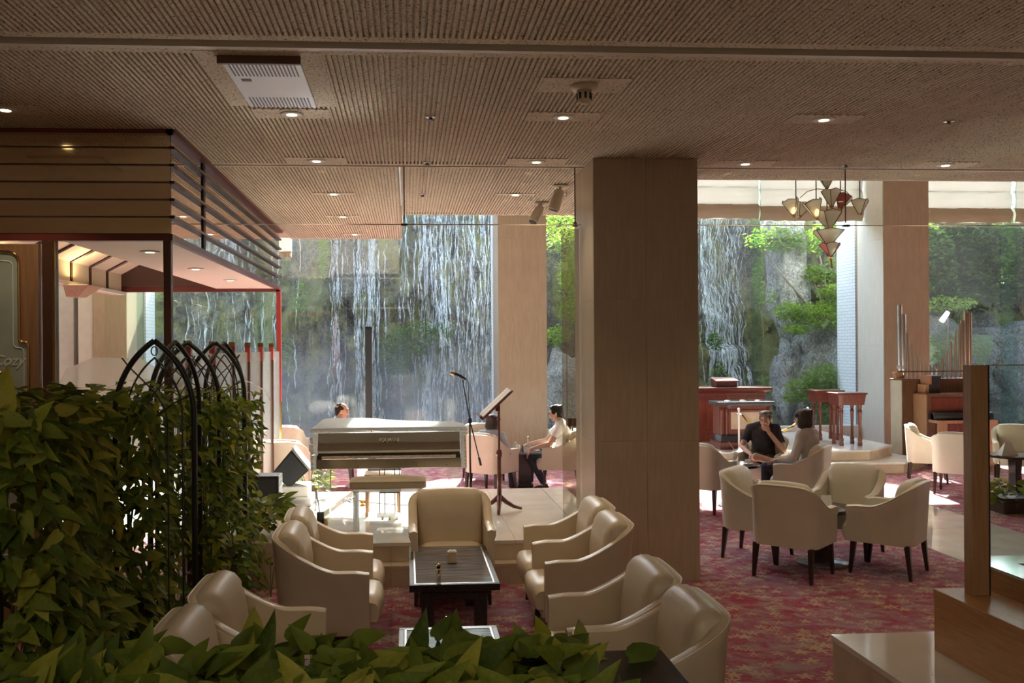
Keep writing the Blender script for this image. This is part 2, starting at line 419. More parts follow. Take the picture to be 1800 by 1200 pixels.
M['pothos'] = [leafmat('pothos_deep', (.075, .12, .018), (.165, .22, .036), .30),
               leafmat('pothos_mid', (.14, .20, .024), (.27, .32, .048), .38),
               leafmat('pothos_lime', (.28, .31, .036), (.48, .46, .085), .42)]
M['stem'] = pbr('green_stem', (.12, .17, .04), rough=.5)
M['soil'] = pbr('potting_soil', (.045, .03, .02), (.08, .055, .035), rough=.95, scale=30)
M['planter'] = pbr('dark_planter_wood', (.05, .028, .018), (.085, .048, .03), rough=.4, scale=6, stretch=(1, 8, 8))
M['bark'] = pbr('bark', (.13, .10, .075), (.22, .18, .14), rough=.9, scale=10, bumps=.6)
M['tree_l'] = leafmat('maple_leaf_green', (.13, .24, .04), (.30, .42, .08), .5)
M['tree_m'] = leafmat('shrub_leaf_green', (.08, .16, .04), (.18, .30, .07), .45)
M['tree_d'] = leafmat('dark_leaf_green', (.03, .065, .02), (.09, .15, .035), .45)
def rock_mat(name, c1, c2, c3, moss, mossamt):
    m, nt, out = new_mat(name)
    b = nd(nt, 'ShaderNodeBsdfPrincipled'); b.inputs['Roughness'].default_value = .75; b.inputs['Specular IOR Level'].default_value = .35
    co = coords(nt); f = tex_noise(nt, co, 1.6, 8, .65); f2 = tex_noise(nt, co, 9, 5, .7)
    col = ramp(nt, f, [(.3, c1), (.5, c2), (.68, c3)])
    col = mixc(nt, ramp(nt, f2, [(.3, .75), (.5, 0.0)]), col, (c1[0]*.45, c1[1]*.45, c1[2]*.45))
    f3 = tex_noise(nt, coords(nt, (1, 1, .6)), 26, 4, .75)
    col = mixc(nt, ramp(nt, f3, [(.38, .8), (.52, 0.0)]), col, (c1[0]*.4, c1[1]*.4, c1[2]*.4))
    col = mixc(nt, ramp(nt, f3, [(.56, 0.0), (.70, .5)]), col, (min(1, c3[0]*1.5), min(1, c3[1]*1.5), min(1, c3[2]*1.45)))
    ms = tex_noise(nt, coords(nt, (1, 1, .45)), 1.1, 6, .7)
    col = mixc(nt, ramp(nt, ms, [(.60-mossamt*.3, 0.0), (.72-mossamt*.3, .85)]), col, moss)
    nt.links.new(col, b.inputs['Base Color'])
    nt.links.new(bump(nt, f2, 1.0, .12), b.inputs['Normal'])
    nt.links.new(b.outputs[0], out.inputs[0]); return m
M['cliff'] = rock_mat('wet_cliff', (.035, .035, .034), (.09, .085, .072), (.22, .20, .155), (.17, .175, .05), .55)
M['rock'] = rock_mat('grey_boulder', (.24, .24, .245), (.38, .38, .38), (.54, .535, .52), (.16, .18, .09), .08)
M['wallrock'] = rock_mat('garden_rock', (.06, .058, .055), (.11, .105, .095), (.17, .16, .145), (.10, .13, .05), .3)
def water_mat(name, fac, sx, lo, hi, col=(.80, .86, .93)):
    m, nt, out = new_mat(name)
    df = nd(nt, 'ShaderNodeBsdfDiffuse'); df.inputs[0].default_value = (*col, 1)
    tl = nd(nt, 'ShaderNodeBsdfTranslucent'); tl.inputs[0].default_value = (*col, 1)
    a = nd(nt, 'ShaderNodeMixShader'); a.inputs[0].default_value = .5
    nt.links.new(df.outputs[0], a.inputs[1]); nt.links.new(tl.outputs[0], a.inputs[2])
    tr = nd(nt, 'ShaderNodeBsdfTransparent')
    ms = nd(nt, 'ShaderNodeMixShader')
    f = tex_noise(nt, coords(nt, (sx, sx, .55)), 1.0, 6, .7)
    k = ramp(nt, f, [(lo, 0.0), (hi, fac)])
    nt.links.new(k, ms.inputs[0]); nt.links.new(tr.outputs[0], ms.inputs[1]); nt.links.new(a.outputs[0], ms.inputs[2])
    nt.links.new(ms.outputs[0], out.inputs[0]); return m
M['water_strand'] = water_mat('falling_water', .95, 14, .36, .66)
M['water_sheet'] = water_mat('water_film', .40, 26, .50, .72)
M['pool'] = pbr('pool_water', (.10, .14, .14), rough=.08, spec=.8)
M['mist'] = None

# ------------------------------------------------------------------ the setting
CZ = 3.77
def ribbed(name, x0, x1, y0, y1, z=CZ, pitch=.033, gw=.014, gd=.022, border=.08, th=.12):
    mb = MB(); n = int((x1 - x0) / pitch); ya, yb = y0 + border, y1 - border
    for i in range(n):
        a = x0 + i*pitch; b = a + pitch - gw; c = a + pitch
        mb.add([(a, ya, z), (b, ya, z), (b, yb, z), (a, yb, z)], [(0, 3, 2, 1)])
        mb.add([(b, ya, z), (b, yb, z), (b, yb, z+gd), (b, ya, z+gd)], [(0, 1, 2, 3)])
        mb.add([(c, ya, z), (c, yb, z), (c, yb, z+gd), (c, ya, z+gd)], [(3, 2, 1, 0)])
        mb.add([(b, ya, z+gd), (c, ya, z+gd), (c, yb, z+gd), (b, yb, z+gd)], [(0, 3, 2, 1)])
        mb.add([(b, ya, z), (c, ya, z), (c, ya, z+gd), (b, ya, z+gd)], [(0, 1, 2, 3)])
        mb.add([(b, yb, z), (c, yb, z), (c, yb, z+gd), (b, yb, z+gd)], [(3, 2, 1, 0)])
    xe = x0 + n*pitch
    mb.add([(x0, y0, z), (xe, y0, z), (xe, ya, z), (x0, ya, z)], [(0, 3, 2, 1)])
    mb.add([(x0, yb, z), (xe, yb, z), (xe, y1, z), (x0, y1, z)], [(0, 3, 2, 1)])
    mb.box(x0, xe, y0, y1, z+gd+.004, z+th)
    for y in (y0, y1):
        mb.add([(x0, y, z), (xe, y, z), (xe, y, z+th), (x0, y, z+th)], [(0, 1, 2, 3)])
    return struct(mb.build(name, M['ceiling']))
ribbed('ceiling', -4.6, 7.0, -4.0, 5.0)
ribbed('ceiling', -4.6, 12.0, 5.15, 8.385)
ribbed('ceiling', -1.75, -.05, 8.41, 14.05)
ribbed('ceiling', -.05, 2.62, 8.41, 11.5)
ribbed('ceiling', 2.62, 12.0, 8.41, 9.0)
struct(MB().box(-9, 14, 4.99, 5.16, CZ+.13, CZ+.17).box(-9, 14, 4.99, 5.0, CZ+.06, CZ+.14).build('trim_1', M['ceil_dark']))
struct(MB().box(-4.6, 12, 5.10, 5.145, CZ-.004, CZ+.1).build('trim_2', M['white_trim']))
struct(MB().box(-4.6, 12, 8.386, 8.409, CZ-.004, CZ+.1).build('trim_3', M['dark_trim']))
# structural slab, upper fascias, atrium roof
struct(MB().box(-9, -4.6, -4, 14.05, CZ, CZ+.12).build('ceiling_side_left', M['ceil_plain']))
struct(MB().box(7.0, 14, -4, 5.0, CZ, CZ+.12).box(12, 14, 5.0, 9.0, CZ, CZ+.12).build('ceiling_side_right', M['ceil_plain']))
struct(MB().box(-4.6, -1.75, 8.4, 14.05, CZ+.02, CZ+.12).build('ceiling_slab', M['ceil_plain']))
up = MB()
up.box(-9, -.05, 13.93, 14.05, CZ+.12, 8.4); up.box(-.17, -.05, 11.5, 14.05, CZ+.12, 8.4)
up.box(-.05, 2.62, 11.38, 11.5, CZ+.12, 8.4); up.box(2.5, 2.62, 9.0, 11.4, CZ+.12, 8.4); up.box(2.62, 14, 8.88, 9.0, CZ+.12, 8.4)
struct(up.build('wall_upper', M['wall']))
struct(MB().box(-9, 14, 8.8, 18.4, 7.95, 8.10).build('ceiling_atrium', M['ceil_plain']))
struct(MB().box(-9.1, -9, -4, 18.3, -.1, 8.4).build('wall_left', M['wall']))
struct(MB().box(14, 14.1, -4, 18.3, -.1, 8.4).build('wall_right', M['wall']))
struct(MB().box(-9, 14, -4.1, -4, -.1, 4.0).build('wall_rear', M['wall']))

# floors
struct(MB().box(-9, 5.33, 3.3, 17.9, -.12, 0).box(6.78, 14, 4.8, 17.9, -.12, 0).box(5.33, 6.78, 3.3, 17.9, -.12, -.02).build('floor', M['carpet']))
def tiles(parent, x0, x1, y0, y1, z, t, mat, sx=.6, sy=.6, joint=.002, name='tile'):
    """square slabs laid one by one; whole slabs share a mesh"""
    nx = max(1, round((x1-x0)/sx)); ny = max(1, round((y1-y0)/sy)); wx = (x1-x0)/nx; wy = (y1-y0)/ny
    me = MB().box(-wx/2+joint/2, wx/2-joint/2, -wy/2+joint/2, wy/2-joint/2, 0, t).mesh(name)
    for i in range(nx):
        for j in range(ny):
            link(name, me, mat, parent, loc=(x0+(i+.5)*wx, y0+(j+.5)*wy, z + U(-.0006, .0006)))
path = struct(MB().box(5.335, 6.775, 4.9, 17.9, -.02, -.006).build('floor_path', M['grout']))
tiles(path, 5.335, 6.775, 4.9, 17.9, -.006, .012, M['tile_grey'], .72, .72)
raised = struct(MB().box(-6, 2.33, -4, 3.3, -.1, .47).box(2.33, 8.0, -4, 4.87, -.1, .47).build('floor_raised', M['marble_side']))
tiles(raised, 2.325, 6.0, 1.0, 4.885, .47, .03, M['marble'], .62, .62)
tiles(raised, -2.0, 2.32, 1.0, 3.3, .47, .03, M['marble'], .72, .72)

def panelled_pillar(x0, x1, y0, y1, z1, mat, cols, rows, name='pillar', j=.002, lmat=None):
    core = struct(MB().box(x0+.012, x1-.012, y0+.012, y1-.012, 0, z1).build(name, M['stone']))
    w = (x1-x0)/cols
    def pan(m, loc, mt=None): link('stone_panel', m, mt or mat, core, loc=loc, bevel=0)
    zs = [z1*i/rows for i in range(rows+1)]
    h = zs[1]
    mf = MB().box(j/2, w-j/2, 0, .03, j/2, h-j/2).mesh('stone_panel')
    ms = MB().box(0, .03, .03+j/2, (y1-y0)-.03-j/2, j/2, h-j/2).mesh('stone_panel')
    msl = ms.copy(); msl.name = 'stone_panel'
    for r in range(rows):
        for c in range(cols):
            pan(mf, (x0+c*w, y0, zs[r])); pan(mf, (x0+c*w, y1-.03, zs[r]))
        pan(msl if lmat else ms, (x0, y0, zs[r]), lmat); pan(ms, (x1-.03, y0, zs[r]))
    return core
panelled_pillar(1.655, 2.60, 7.97, 8.88, CZ-.002, M['stone'], 2, 3)
panelled_pillar(1.717, 2.632, 17.0, 18.05, 8.3, M['stone'], 2, 4)
panelled_pillar(9.2, 10.11, 17.0, 18.05, 8.3, M['stone'], 2, 4, lmat=M['stone_lit'])
panelled_pillar(-5.70, -5.10, 17.0, 18.05, 8.3, M['stone'], 1, 4)
struct(MB().box(-5.98, -5.72, 17.05, 18.05, 0, 8.3).build('trim_4', M['stone_white']))
struct(MB().box(-8.9, -6.15, 17.3, 17.6, 0, 8.3).build('wall_back', M['brick_white']))
struct(MB().box(-6.15, -5.98, 17.6, 17.9, 0, 8.3).build('trim_5', M['brown_steel']))

# low sill wall, window panes, glass fins
struct(MB().box(-9, 14, 18.06, 18.4, -.2, .20).build('wall_sill', M['stone_white']))
struct(MB().box(-9, 14, 17.94, 18.44, .20, .235).build('trim_6', M['white_trim'], bevel=.006))
fins = [-9.0, -7.35, -5.1, -2.85, -.6, 1.72, 2.63, 4.82, 7.01, 9.2, 10.11, 12.3, 14.0]
k = 0
for a, b in zip(fins, fins[1:]):
    k += 1
    if (a, b) in ((1.72, 2.63), (9.2, 10.11)): continue
    w = struct_empty('window_%d' % k, (0, 18.1, 0))
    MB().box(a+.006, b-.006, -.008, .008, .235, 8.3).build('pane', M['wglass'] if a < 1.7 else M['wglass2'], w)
    MB().box(a+.004, b-.004, -.02, .02, .232, .262).box(a+.004, b-.004, -.02, .02, 8.26, 8.3).build('frame', M['silver_edge'], w)
    if b not in (1.72, 9.2, 14.0):
        MB().box(b-.010, b+.010, -.50, -.012, .26, 8.3).build('glass_fin', M['fin'], w)
# white tiled outer returns of the window bays
def brickmat():
    m, nt, out = new_mat('white_tile_facing')
    b = nd(nt, 'ShaderNodeBsdfPrincipled'); b.inputs['Roughness'].default_value = .4
    br = nd(nt, 'ShaderNodeTexBrick'); br.inputs['Color1'].default_value = (.80, .81, .83, 1); br.inputs['Color2'].default_value = (.76, .77, .80, 1)
    br.inputs['Mortar'].default_value = (.52, .53, .56, 1); br.inputs['Scale'].default_value = 1; br.inputs['Mortar Size'].default_value = .006
    br.inputs['Brick Width'].default_value = .24; br.inputs['Row Height'].default_value = .065
    geo = nd(nt, 'ShaderNodeNewGeometry'); sp = nd(nt, 'ShaderNodeSeparateXYZ'); nt.links.new(geo.outputs['Position'], sp.inputs[0])
    ad = nd(nt, 'ShaderNodeMath', operation='ADD'); nt.links.new(sp.outputs[0], ad.inputs[0]); nt.links.new(sp.outputs[1], ad.inputs[1])
    cb = nd(nt, 'ShaderNodeCombineXYZ'); nt.links.new(ad.outputs[0], cb.inputs[0]); nt.links.new(sp.outputs[2], cb.inputs[1])
    nt.links.new(cb.outputs[0], br.inputs['Vector']); nt.links.new(br.outputs[0], b.inputs['Base Color']); nt.links.new(b.outputs[0], out.inputs[0]); return m
M['facing'] = brickmat()
struct(MB().box(9.215, 10.1, 18.16, 18.95, -.3, 8.4).build('trim_7', M['facing']))
struct(MB().box(1.73, 2.62, 18.16, 18.6, -.3, 8.4).build('trim_8', M['facing']))
struct(MB().box(-5.7, -5.08, 18.16, 18.8, -.3, 8.4).build('trim_9', M['facing']))

# glass draught screen hanging from the ceiling, in three sheets
scr = struct_empty('trim_10', (0, 8.397, 0))
for a, b in ((-1.75, -.02), (-.01, 1.63), (2.62, 4.17), (4.19, 6.2), (6.21, 9.0)):
    MB().box(a, b, -.005, .005, 3.235, CZ).build('pane', M['smoke_glass'], scr)
    MB().box(a, b, -.006, .006, 3.228, 3.236).build('edge_strip', M['white_trim'], scr)
for x, cone in ((-.015, 0), (1.575, 1), (4.18, 0)):
    mb = MB().tube([(x, .015, CZ), (x, .015, 3.26)], .006, 6)
    mb.lathe([(.008, .05), (.012, .04), (.028, 0), (.0, 0)], (x, .015, 3.22), 10) if cone else mb.box(x-.03, x+.03, -.012, .022, 3.222, 3.24)
    mb.build('hanger_rod', M['brown_steel'], scr)

# framed glass leaf beside the front pillar
lf = struct_empty('door_1', (0, 8.6, 0))
MB().box(1.475, 1.645, -.006, .006, .36, CZ-.55).build('pane', glass('leaf_glass', (.80, .76, .70), haze=.10, hazec=(.6, .5, .4)), lf)
MB().box(1.52, 1.60, -.05, .05, 1.34, 1.42).build('lock_case', M['wood_brown'], lf, bevel=.004)
MB().tube([(1.56, -.06, 1.42), (1.56, -.06, 1.30)], .009, 8).build('lock_knob', M['chrome'], lf)

# ---- stage
stage = struct(MB().box(-1.05, 1.64, 8.19, 11.14, -.05, .326).box(1.64, 1.93, 8.91, 11.14, -.05, .326).box(-1.72, -1.05, 9.31, 11.14, -.05, .326)
               .box(-1.05, 1.64, 8.04, 8.19, -.05, .152).build('floor_stage', M['marble_side']))
tiles(stage, -1.05, 1.64, 8.165, 11.15, .326, .03, M['marble'], .6, .6)
tiles(stage, 1.645, 1.94, 8.915, 11.15, .326, .03, M['marble'], .4, .6)
tiles(stage, -1.72, -1.055, 9.30, 11.15, .326, .03, M['marble'], .6, .6)
tiles(stage, -1.05, 1.64, 8.02, 8.185, .152, .03, M['marble_side'], .9, .2)
for i in range(3):
    MB().box(-1.05+i*.897, -1.05+i*.897+.892, 8.172, 8.19, .184, .324).build('riser_slab', M['marble_side'], stage)
    MB().box(-1.05+i*.897, -1.05+i*.897+.892, 8.026, 8.04, 0, .150).build('riser_slab', M['marble_side'], stage)
# ---- altar platform, two octagonal steps
low = [(3.55, 14.3), (8.05, 14.3), (8.8, 14.98), (8.5, 15.28), (8.5, 17.9), (2.8, 17.9), (2.8, 15.0)]
upp = [(3.75, 14.62), (7.65, 14.62), (8.4, 15.30), (8.4, 17.9), (2.9, 17.9), (2.9, 15.32)]
plat = struct(MB().prism(low, -.05, .15).build('floor_platform', M['marble_side']))
MB().prism([(x + (.02 if x > 6 else -.02), y-.02 if y < 17 else y) for x, y in low], .15, .18).build('tread_slab', M['marble_skylit'], plat)
MB().prism(upp, .18, .32).build('riser_block', M['marble_side'], plat)
def split_tread(poly, z0, z1):
    xs = [2.9, 3.75, 4.7, 5.7, 6.7, 7.65, 8.4]
    def yf(x): return 14.60 if 3.75 <= x <= 7.65 else (14.60 + (x-7.65)/.75*.68 if x > 7.65 else 14.60 + (3.75-x)/.85*.70)
    for a, b in zip(xs, xs[1:]):
        MB().prism([(a+.003, yf(a)), (b-.003, yf(b)), (b-.003, 16.2), (a+.003, 16.2)], z0, z1).build('tread_slab', M['marble_skylit'], plat)
        MB().prism([(a+.003, 16.206), (b-.003, 16.206), (b-.003, 17.9), (a+.003, 17.9)], z0, z1).build('tread_slab', M['marble_skylit'], plat)
split_tread(upp, .32, .35)
for a, b in ((3.76, 4.72), (4.73, 5.69), (5.70, 6.66), (6.67, 7.64)):
    MB().box(a, b, 14.606, 14.625, .185, .318).build('riser_slab', M['marble_side'], plat)
struct(MB().box(2.64, 9.19, 17.90, 18.05, .0, .46).build('trim_11', M['stone_white'], bevel=.01))

# ---- low stone planter wall at the foot of the stage
struct(MB().box(-1.72, -1.08, 8.08, 9.29, 0, .40).build('wall_planter', M['marble_side'], bevel=.01))

# ------------------------------------------------------------------ kiosk cafe on the left: mirror-banded bulkhead, posts, glazing, vaulted ceiling
kx = -1.79
bul = struct(MB().box(-4.6, kx-.02, 7.10, 7.16, 2.975, 3.765).box(kx-.06, kx-.02, 7.16, 13.0, 2.975, 3.765).box(-4.6, kx-.06, 12.94, 13.0, 2.975, 3.765).build('wall_bulkhead', M['dark_trim']))
nb = 6; bh = (3.765-2.975)/nb
for i in range(nb):
    z0 = 2.975 + i*bh
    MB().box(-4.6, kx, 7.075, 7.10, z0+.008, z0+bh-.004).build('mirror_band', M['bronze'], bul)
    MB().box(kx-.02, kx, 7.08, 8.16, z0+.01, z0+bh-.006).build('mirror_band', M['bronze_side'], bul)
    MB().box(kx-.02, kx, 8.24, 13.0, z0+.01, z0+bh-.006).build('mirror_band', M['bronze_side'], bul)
    if i:
        MB().box(kx-.005, kx+.035, 7.06, 13.0, z0-.012, z0+.010).build('rail', M['brass'] if i == 9 else M['brown_steel'], bul)
        MB().box(-4.6, kx+.02, 7.06, 7.078, z0-.005, z0+.006).build('rail', M['brown_steel'], bul)
MB().box(kx-.02, kx+.012, 8.16, 8.24, 2.98, 3.76).build('joint_post', M['black'], bul)
MB().box(-4.6, kx+.03, 7.04, 7.10, 3.735, 3.768).box(kx-.02, kx+.05, 7.04, 13.05, 3.735, 3.768).build('top_rail', M['red_steel'], bul)
struct(MB().box(-4.6, kx+.02, 7.05, 7.12, 2.925, 2.975).box(kx-.03, kx+.02, 7.12, 13.05, 2.925, 2.975).box(-4.6, kx, 12.98, 13.05, 2.90, 2.975).build('trim_12', M['red_steel']))
struct(MB().box(-2.66, kx-.03, 7.13, 12.97, 2.945, 2.973).build('ceiling_kiosk', M['soffit_white']))
struct(MB().box(kx-.055, kx+.005, 7.06, 7.12, 0, 2.93).build('trim_13', M['brown_steel'], bevel=.008))
struct(MB().box(-2.74, -2.64, 7.05, 7.13, 0, 2.93).build('trim_14', M['brown_steel'], bevel=.01))
struct(MB().box(-2.66, -2.64, 7.045, 7.055, 0, 2.93).build('trim_15', M['brass']))
rp = struct(MB().box(kx-.04, kx+.02, 12.98, 13.04, 1.35, 2.93).build('trim_16', M['red_paint']))
MB().box(kx-.04, kx+.02, 12.98, 13.04, 0, 1.35).build('post_foot', M['brass'], rp)
w = struct_empty('window_20', (0, 7.09, 0)); MB().box(-2.64, kx-.06, -.004, .004, .05, 2.93).build('pane', M['glass'], w)
w = struct_empty('window_21', (0, 13.02, 0))
MB().box(-4.2, kx-.04, -.005, .005, .1, 2.90).build('pane', M['glass'], w)
# vaulted ceiling inside: faceted plaster bays between dark ribs
vt = struct_empty('ceiling_vault')
prof = [(-3.95, 2.90), (-3.95, 3.14), (-3.66, 3.30), (-3.25, 3.45), (-2.66, 3.50)]
M['plaster'] = pbr('vault_plaster', (.60, .50, .38), (.66, .56, .43), rough=.7, scale=2)
n_b = 9; y_a = 7.14; dy = (12.96-y_a)/n_b
for i in range(n_b):
    a, b = y_a + i*dy + .018, y_a + (i+1)*dy - .018
    mb = MB()
    for (xa, za), (xb, zb) in zip(prof, prof[1:]):
        mb.add([(xa, a, za), (xb, a, zb), (xb, b, zb), (xa, b, za), (xa-.02, a, za+.02), (xb-.02, a, zb+.02), (xb-.02, b, zb+.02), (xa-.02, b, za+.02)],
               [(0, 1, 2, 3), (7, 6, 5, 4), (0, 3, 7, 4), (1, 5, 6, 2), (0, 4, 5, 1), (3, 2, 6, 7)])
    mb.build('vault_panel', M['plaster'], vt)
    mb = MB()
    yy = y_a + i*dy
    for (xa, za), (xb, zb) in zip(prof, prof[1:]):
        mb.tube([(xa+.012, yy, za-.008), (xb+.012, yy, zb-.012)], .016, 4)
    mb.build('rib', M['brown_steel'], vt)
    if i % 2 == 0 and i:
        MB().hexa([(-3.30, a+.1, 3.40), (-2.80, a+.1, 3.44), (-2.80, b-.1, 3.44), (-3.30, b-.1, 3.40)],
                  [(-3.42, a, 3.44), (-2.70, a, 3.49), (-2.70, b, 3.49), (-3.42, b, 3.44)]).build('ceiling_fitting', M['wood_tan'], vt)
struct(MB().box(-4.1, -3.97, 7.14, 13, 2.86, 3.77).build('wall_kiosk', M['wall']))
struct(MB().box(-3.97, -3.90, 7.14, 12.97, 2.86, 2.90).build('trim_17', M['wall_white']))
# lamps inside the kiosk
for i, (y, lab) in enumerate([(8.9, 'wooden trough wall light under the vault, nearer of the two'), (11.0, 'wooden trough wall light under the vault, farther of the two')]):
    t = thing('wall_lamp', lab, 'wall lamp', (-3.95, y, 2.72), 0, 'trough lights in the cafe')
    MB().hexa([(.0, -.12, 0), (.14, -.12, 0), (.14, .12, 0), (.0, .12, 0)], [(.0, -.22, .13), (.30, -.22, .13), (.30, .22, .13), (.0, .22, .13)]).build('trough', M['wood_tan'], t)
    MB().box(.03, .25, -.16, .16, .131, .137).build('diffuser', M['lamp_soft'], t)
    l = add_light('trough_light', 'AREA', (-3.78, y, 2.90), 3, (1, .70, .40), shape='RECTANGLE', size=.2, size_y=.3); l.rotation_euler = (PI, .3, 0)

struct(MB().box(-4.6, -3.62, 7.06, 7.12, 0, 2.925).build('wall_kiosk_front', M['wood_door']))
# kiosk door with shaped glass and lettering
dr = struct_empty('door_2', (0, 7.08, 0))
MB().box(-3.6, -2.76, -.03, .03, .02, 2.90).build('leaf', M['wood_door'], dr, bevel=.004)
def rounded(poly, rad, n=6):
    out = []
    m = len(poly)
    for i in range(m):
        p = Vector(poly[i]).to_2d(); a = (Vector(poly[i-1]).to_2d()-p); b = (Vector(poly[(i+1) % m]).to_2d()-p)
        r = min(rad, a.length*.49, b.length*.49); s = p + a.normalized()*r; e = p + b.normalized()*r
        for k in range(n+1):
            t = k/n; out.append(tuple((1-t)**2*s + 2*t*(1-t)*p + t*t*e))
    return out
shape = rounded([(-3.40, .5), (-2.835, .5), (-2.835, 2.16), (-2.90, 2.16), (-2.90, 2.84), (-3.085, 2.84), (-3.40, 2.84)], .11)
def slab_xz(poly, y0, y1):
    n = len(poly)
    return MB().add([(x, y0, z) for x, z in poly] + [(x, y1, z) for x, z in poly],
                    [tuple(range(n)), tuple(range(2*n-1, n-1, -1))] + [(i, n+i, n+(i+1) % n, (i+1) % n) for i in range(n)])
slab_xz(shape, -.036, -.031).build('door_glass', pbr('frosted_green_glass', (.40, .46, .41), (.46, .52, .47), rough=.15, spec=.7), dr, fixn=True)
MB().tube([(x, -.04, z) for x, z in shape + shape[:1]], .011, 6, cap=False).build('glass_bead', M['brass'], dr, smooth=True)
inner = rounded([(-3.33, .57), (-2.868, .57), (-2.868, 2.12), (-2.945, 2.12), (-2.945, 2.77), (-3.33, 2.77)], .05, 4)
MB().tube([(x, -.037, z) for x, z in inner + inner[:1]], .004, 5, cap=False).build('etched_line', M['etch'], dr)
MB().tube([(-3.10, -.03, 1.95), (-3.10, -.10, 1.95), (-3.00, -.11, 1.93), (-2.975, -.11, 1.86), (-2.975, -.11, 1.30), (-2.975, -.03, 1.30)], .016, 8).build('door_handle', M['brass'], dr, smooth=True)
def text(body, size, mat, parent, loc, rot, name='lettering', shear=0, extrude=.001):
    c = bpy.data.curves.new(name, 'FONT'); c.body = body; c.size = size; c.extrude = extrude; c.align_x = 'CENTER'; c.shear = shear; c.offset = size*.012
    c.materials.append(mat)
    tmp = bpy.data.objects.new(name, c); COL.objects.link(tmp)
    me = bpy.data.meshes.new_from_object(tmp.evaluated_get(bpy.context.evaluated_depsgraph_get()))
    bpy.data.objects.remove(tmp)
    return link(name, me, mat, parent, loc=loc, rot=rot)
text('Cozy', .11, M['etch'], dr, (-2.985, -.039, 1.99), (PI/2, 0, 0), shear=.35)

# the waist-high glass screen along the kiosk: posts with brass heads, etched panes
scr2 = struct_empty('trim_18', (kx, 0, 0))
ys = [7.6, 8.55, 9.5, 10.4, 11.3, 12.2]
for y in ys:
    MB().box(-.025, .025, y-.025, y+.025, 0, 1.95).build('post', M['brown_steel'], scr2)
    MB().box(-.027, .027, y-.027, y+.027, 1.95, 2.12).build('post_collar', M['red_paint'], scr2)
    MB().box(-.030, .030, y-.030, y+.030, 2.12, 2.17).build('post_cap', M['brass'], scr2)
for a, b in zip([7.13] + ys, ys + [12.98]):
    MB().box(-.005, .005, a+.03, b-.03, .1, 2.06).build('screen_pane', M['etched'], scr2)
# etched arcs inside (a low glass partition across the cafe)
gp = struct_empty('trim_19', (0, 10.2, 0))
pts = [(-3.9, 1.5), (-3.7, 1.9), (-3.4, 2.02), (-2.9, 2.0), (-2.6, 1.8), (-2.1, 1.72), (-1.9, 1.6)]
poly = [(-3.9, .1)] + pts + [(-1.9, .1)]
slab_xz(poly, -.005, .005).build('screen_pane', M['etched'], gp, fixn=True)
mb = MB()
for i in range(14):
    cx = U(-3.8, -2.0); r = U(.15, .5); z = U(1.35, 1.6)
    mb.tube([(cx + r*math.cos(a)*1.4, -.009, z + r*.6*math.sin(a)) for a in [PI*k/8 for k in range(9)]], .004, 4)
mb.build('etched_mark', M['etch'], gp)

# ------------------------------------------------------------------ garden outside: cliff, falling water, boulders, shrubs, trees
def fbm(x, y, z=0, o=5):
    return noise.fractal(Vector((x, y, z)), 1.0, 2.0, o, noise_basis='PERLIN_ORIGINAL')
def sstep(a, b, x):
    t = min(1, max(0, (x-a)/(b-a))); return t*t*(3-2*t)
def cliff_h(x): return 5.55 + .25*fbm(x*.6, 3) - 2.45*sstep(9.6, 11.6, x)
def cliff_y(x, z):
    y = 21.5 + .05*z
    y += .75*fbm(x*.42, z*.25, 1.3, 3)
    y += .40*abs(fbm(x*1.3, z*.35, 4.1, 4))
    y -= .28*abs(fbm(x*2.2, z*1.6, 7.7, 5))
    y -= .22*(math.floor(z*1.15 + 1.3*fbm(x*.7, z*.2, 9)) % 2)*max(0, fbm(x*.5, z*.5, 2.2, 3)+.2)
    y -= .9*math.exp(-((x-8.95)/.42)**2)*sstep(4.9, 4.2, z)      # a buttress beside the narrow fall
    y -= .55*math.exp(-((x-4.1)/.5)**2)
    y += .35*math.exp(-((x-7.75)/.55)**2)
    y -= .55*sstep(2.15, 2.0, z)*math.exp(-((x-7.75)/.6)**2)      # ledge the narrow fall breaks on
    return y + .5*sstep(9.6, 11.5, x)
nx, nz = 330, 84; X0, X1 = -9.5, 17.5
mb = MB()
def P(i, j):
    x = X0 + (X1-X0)*i/(nx-1); z = -.5 + (cliff_h(x)+.5)*j/(nz-1)
    return (x + .06*fbm(z*2, x*2, 5), cliff_y(x, z), z)
mb.grid(P, nx, nz)
top = [P(i, nz-1) for i in range(nx)]
struct(mb.build('terrain_cliff', M['cliff'], smooth=True, auto=.7))
M['moss'] = pbr('mossy_ground', (.03, .05, .015), (.07, .10, .03), rough=.95, scale=5, bumps=.6)
struct(MB().add(top + [(x, 27, z+3.2) for x, y, z in top], [(i, i+1, nx+i+1, nx+i) for i in range(nx-1)]).build('ground_added_rise', M['moss']))  # unseen back edge raised to keep bright sky out of the table reflection
struct(MB().box(-10, 18, 18.35, 23, -.6, -.25).build('ground_garden', M['wallrock']))
struct(MB().box(-9.9, 17.9, 18.41, 22.5, -.249, -.2).build('water_pool', M['pool']))

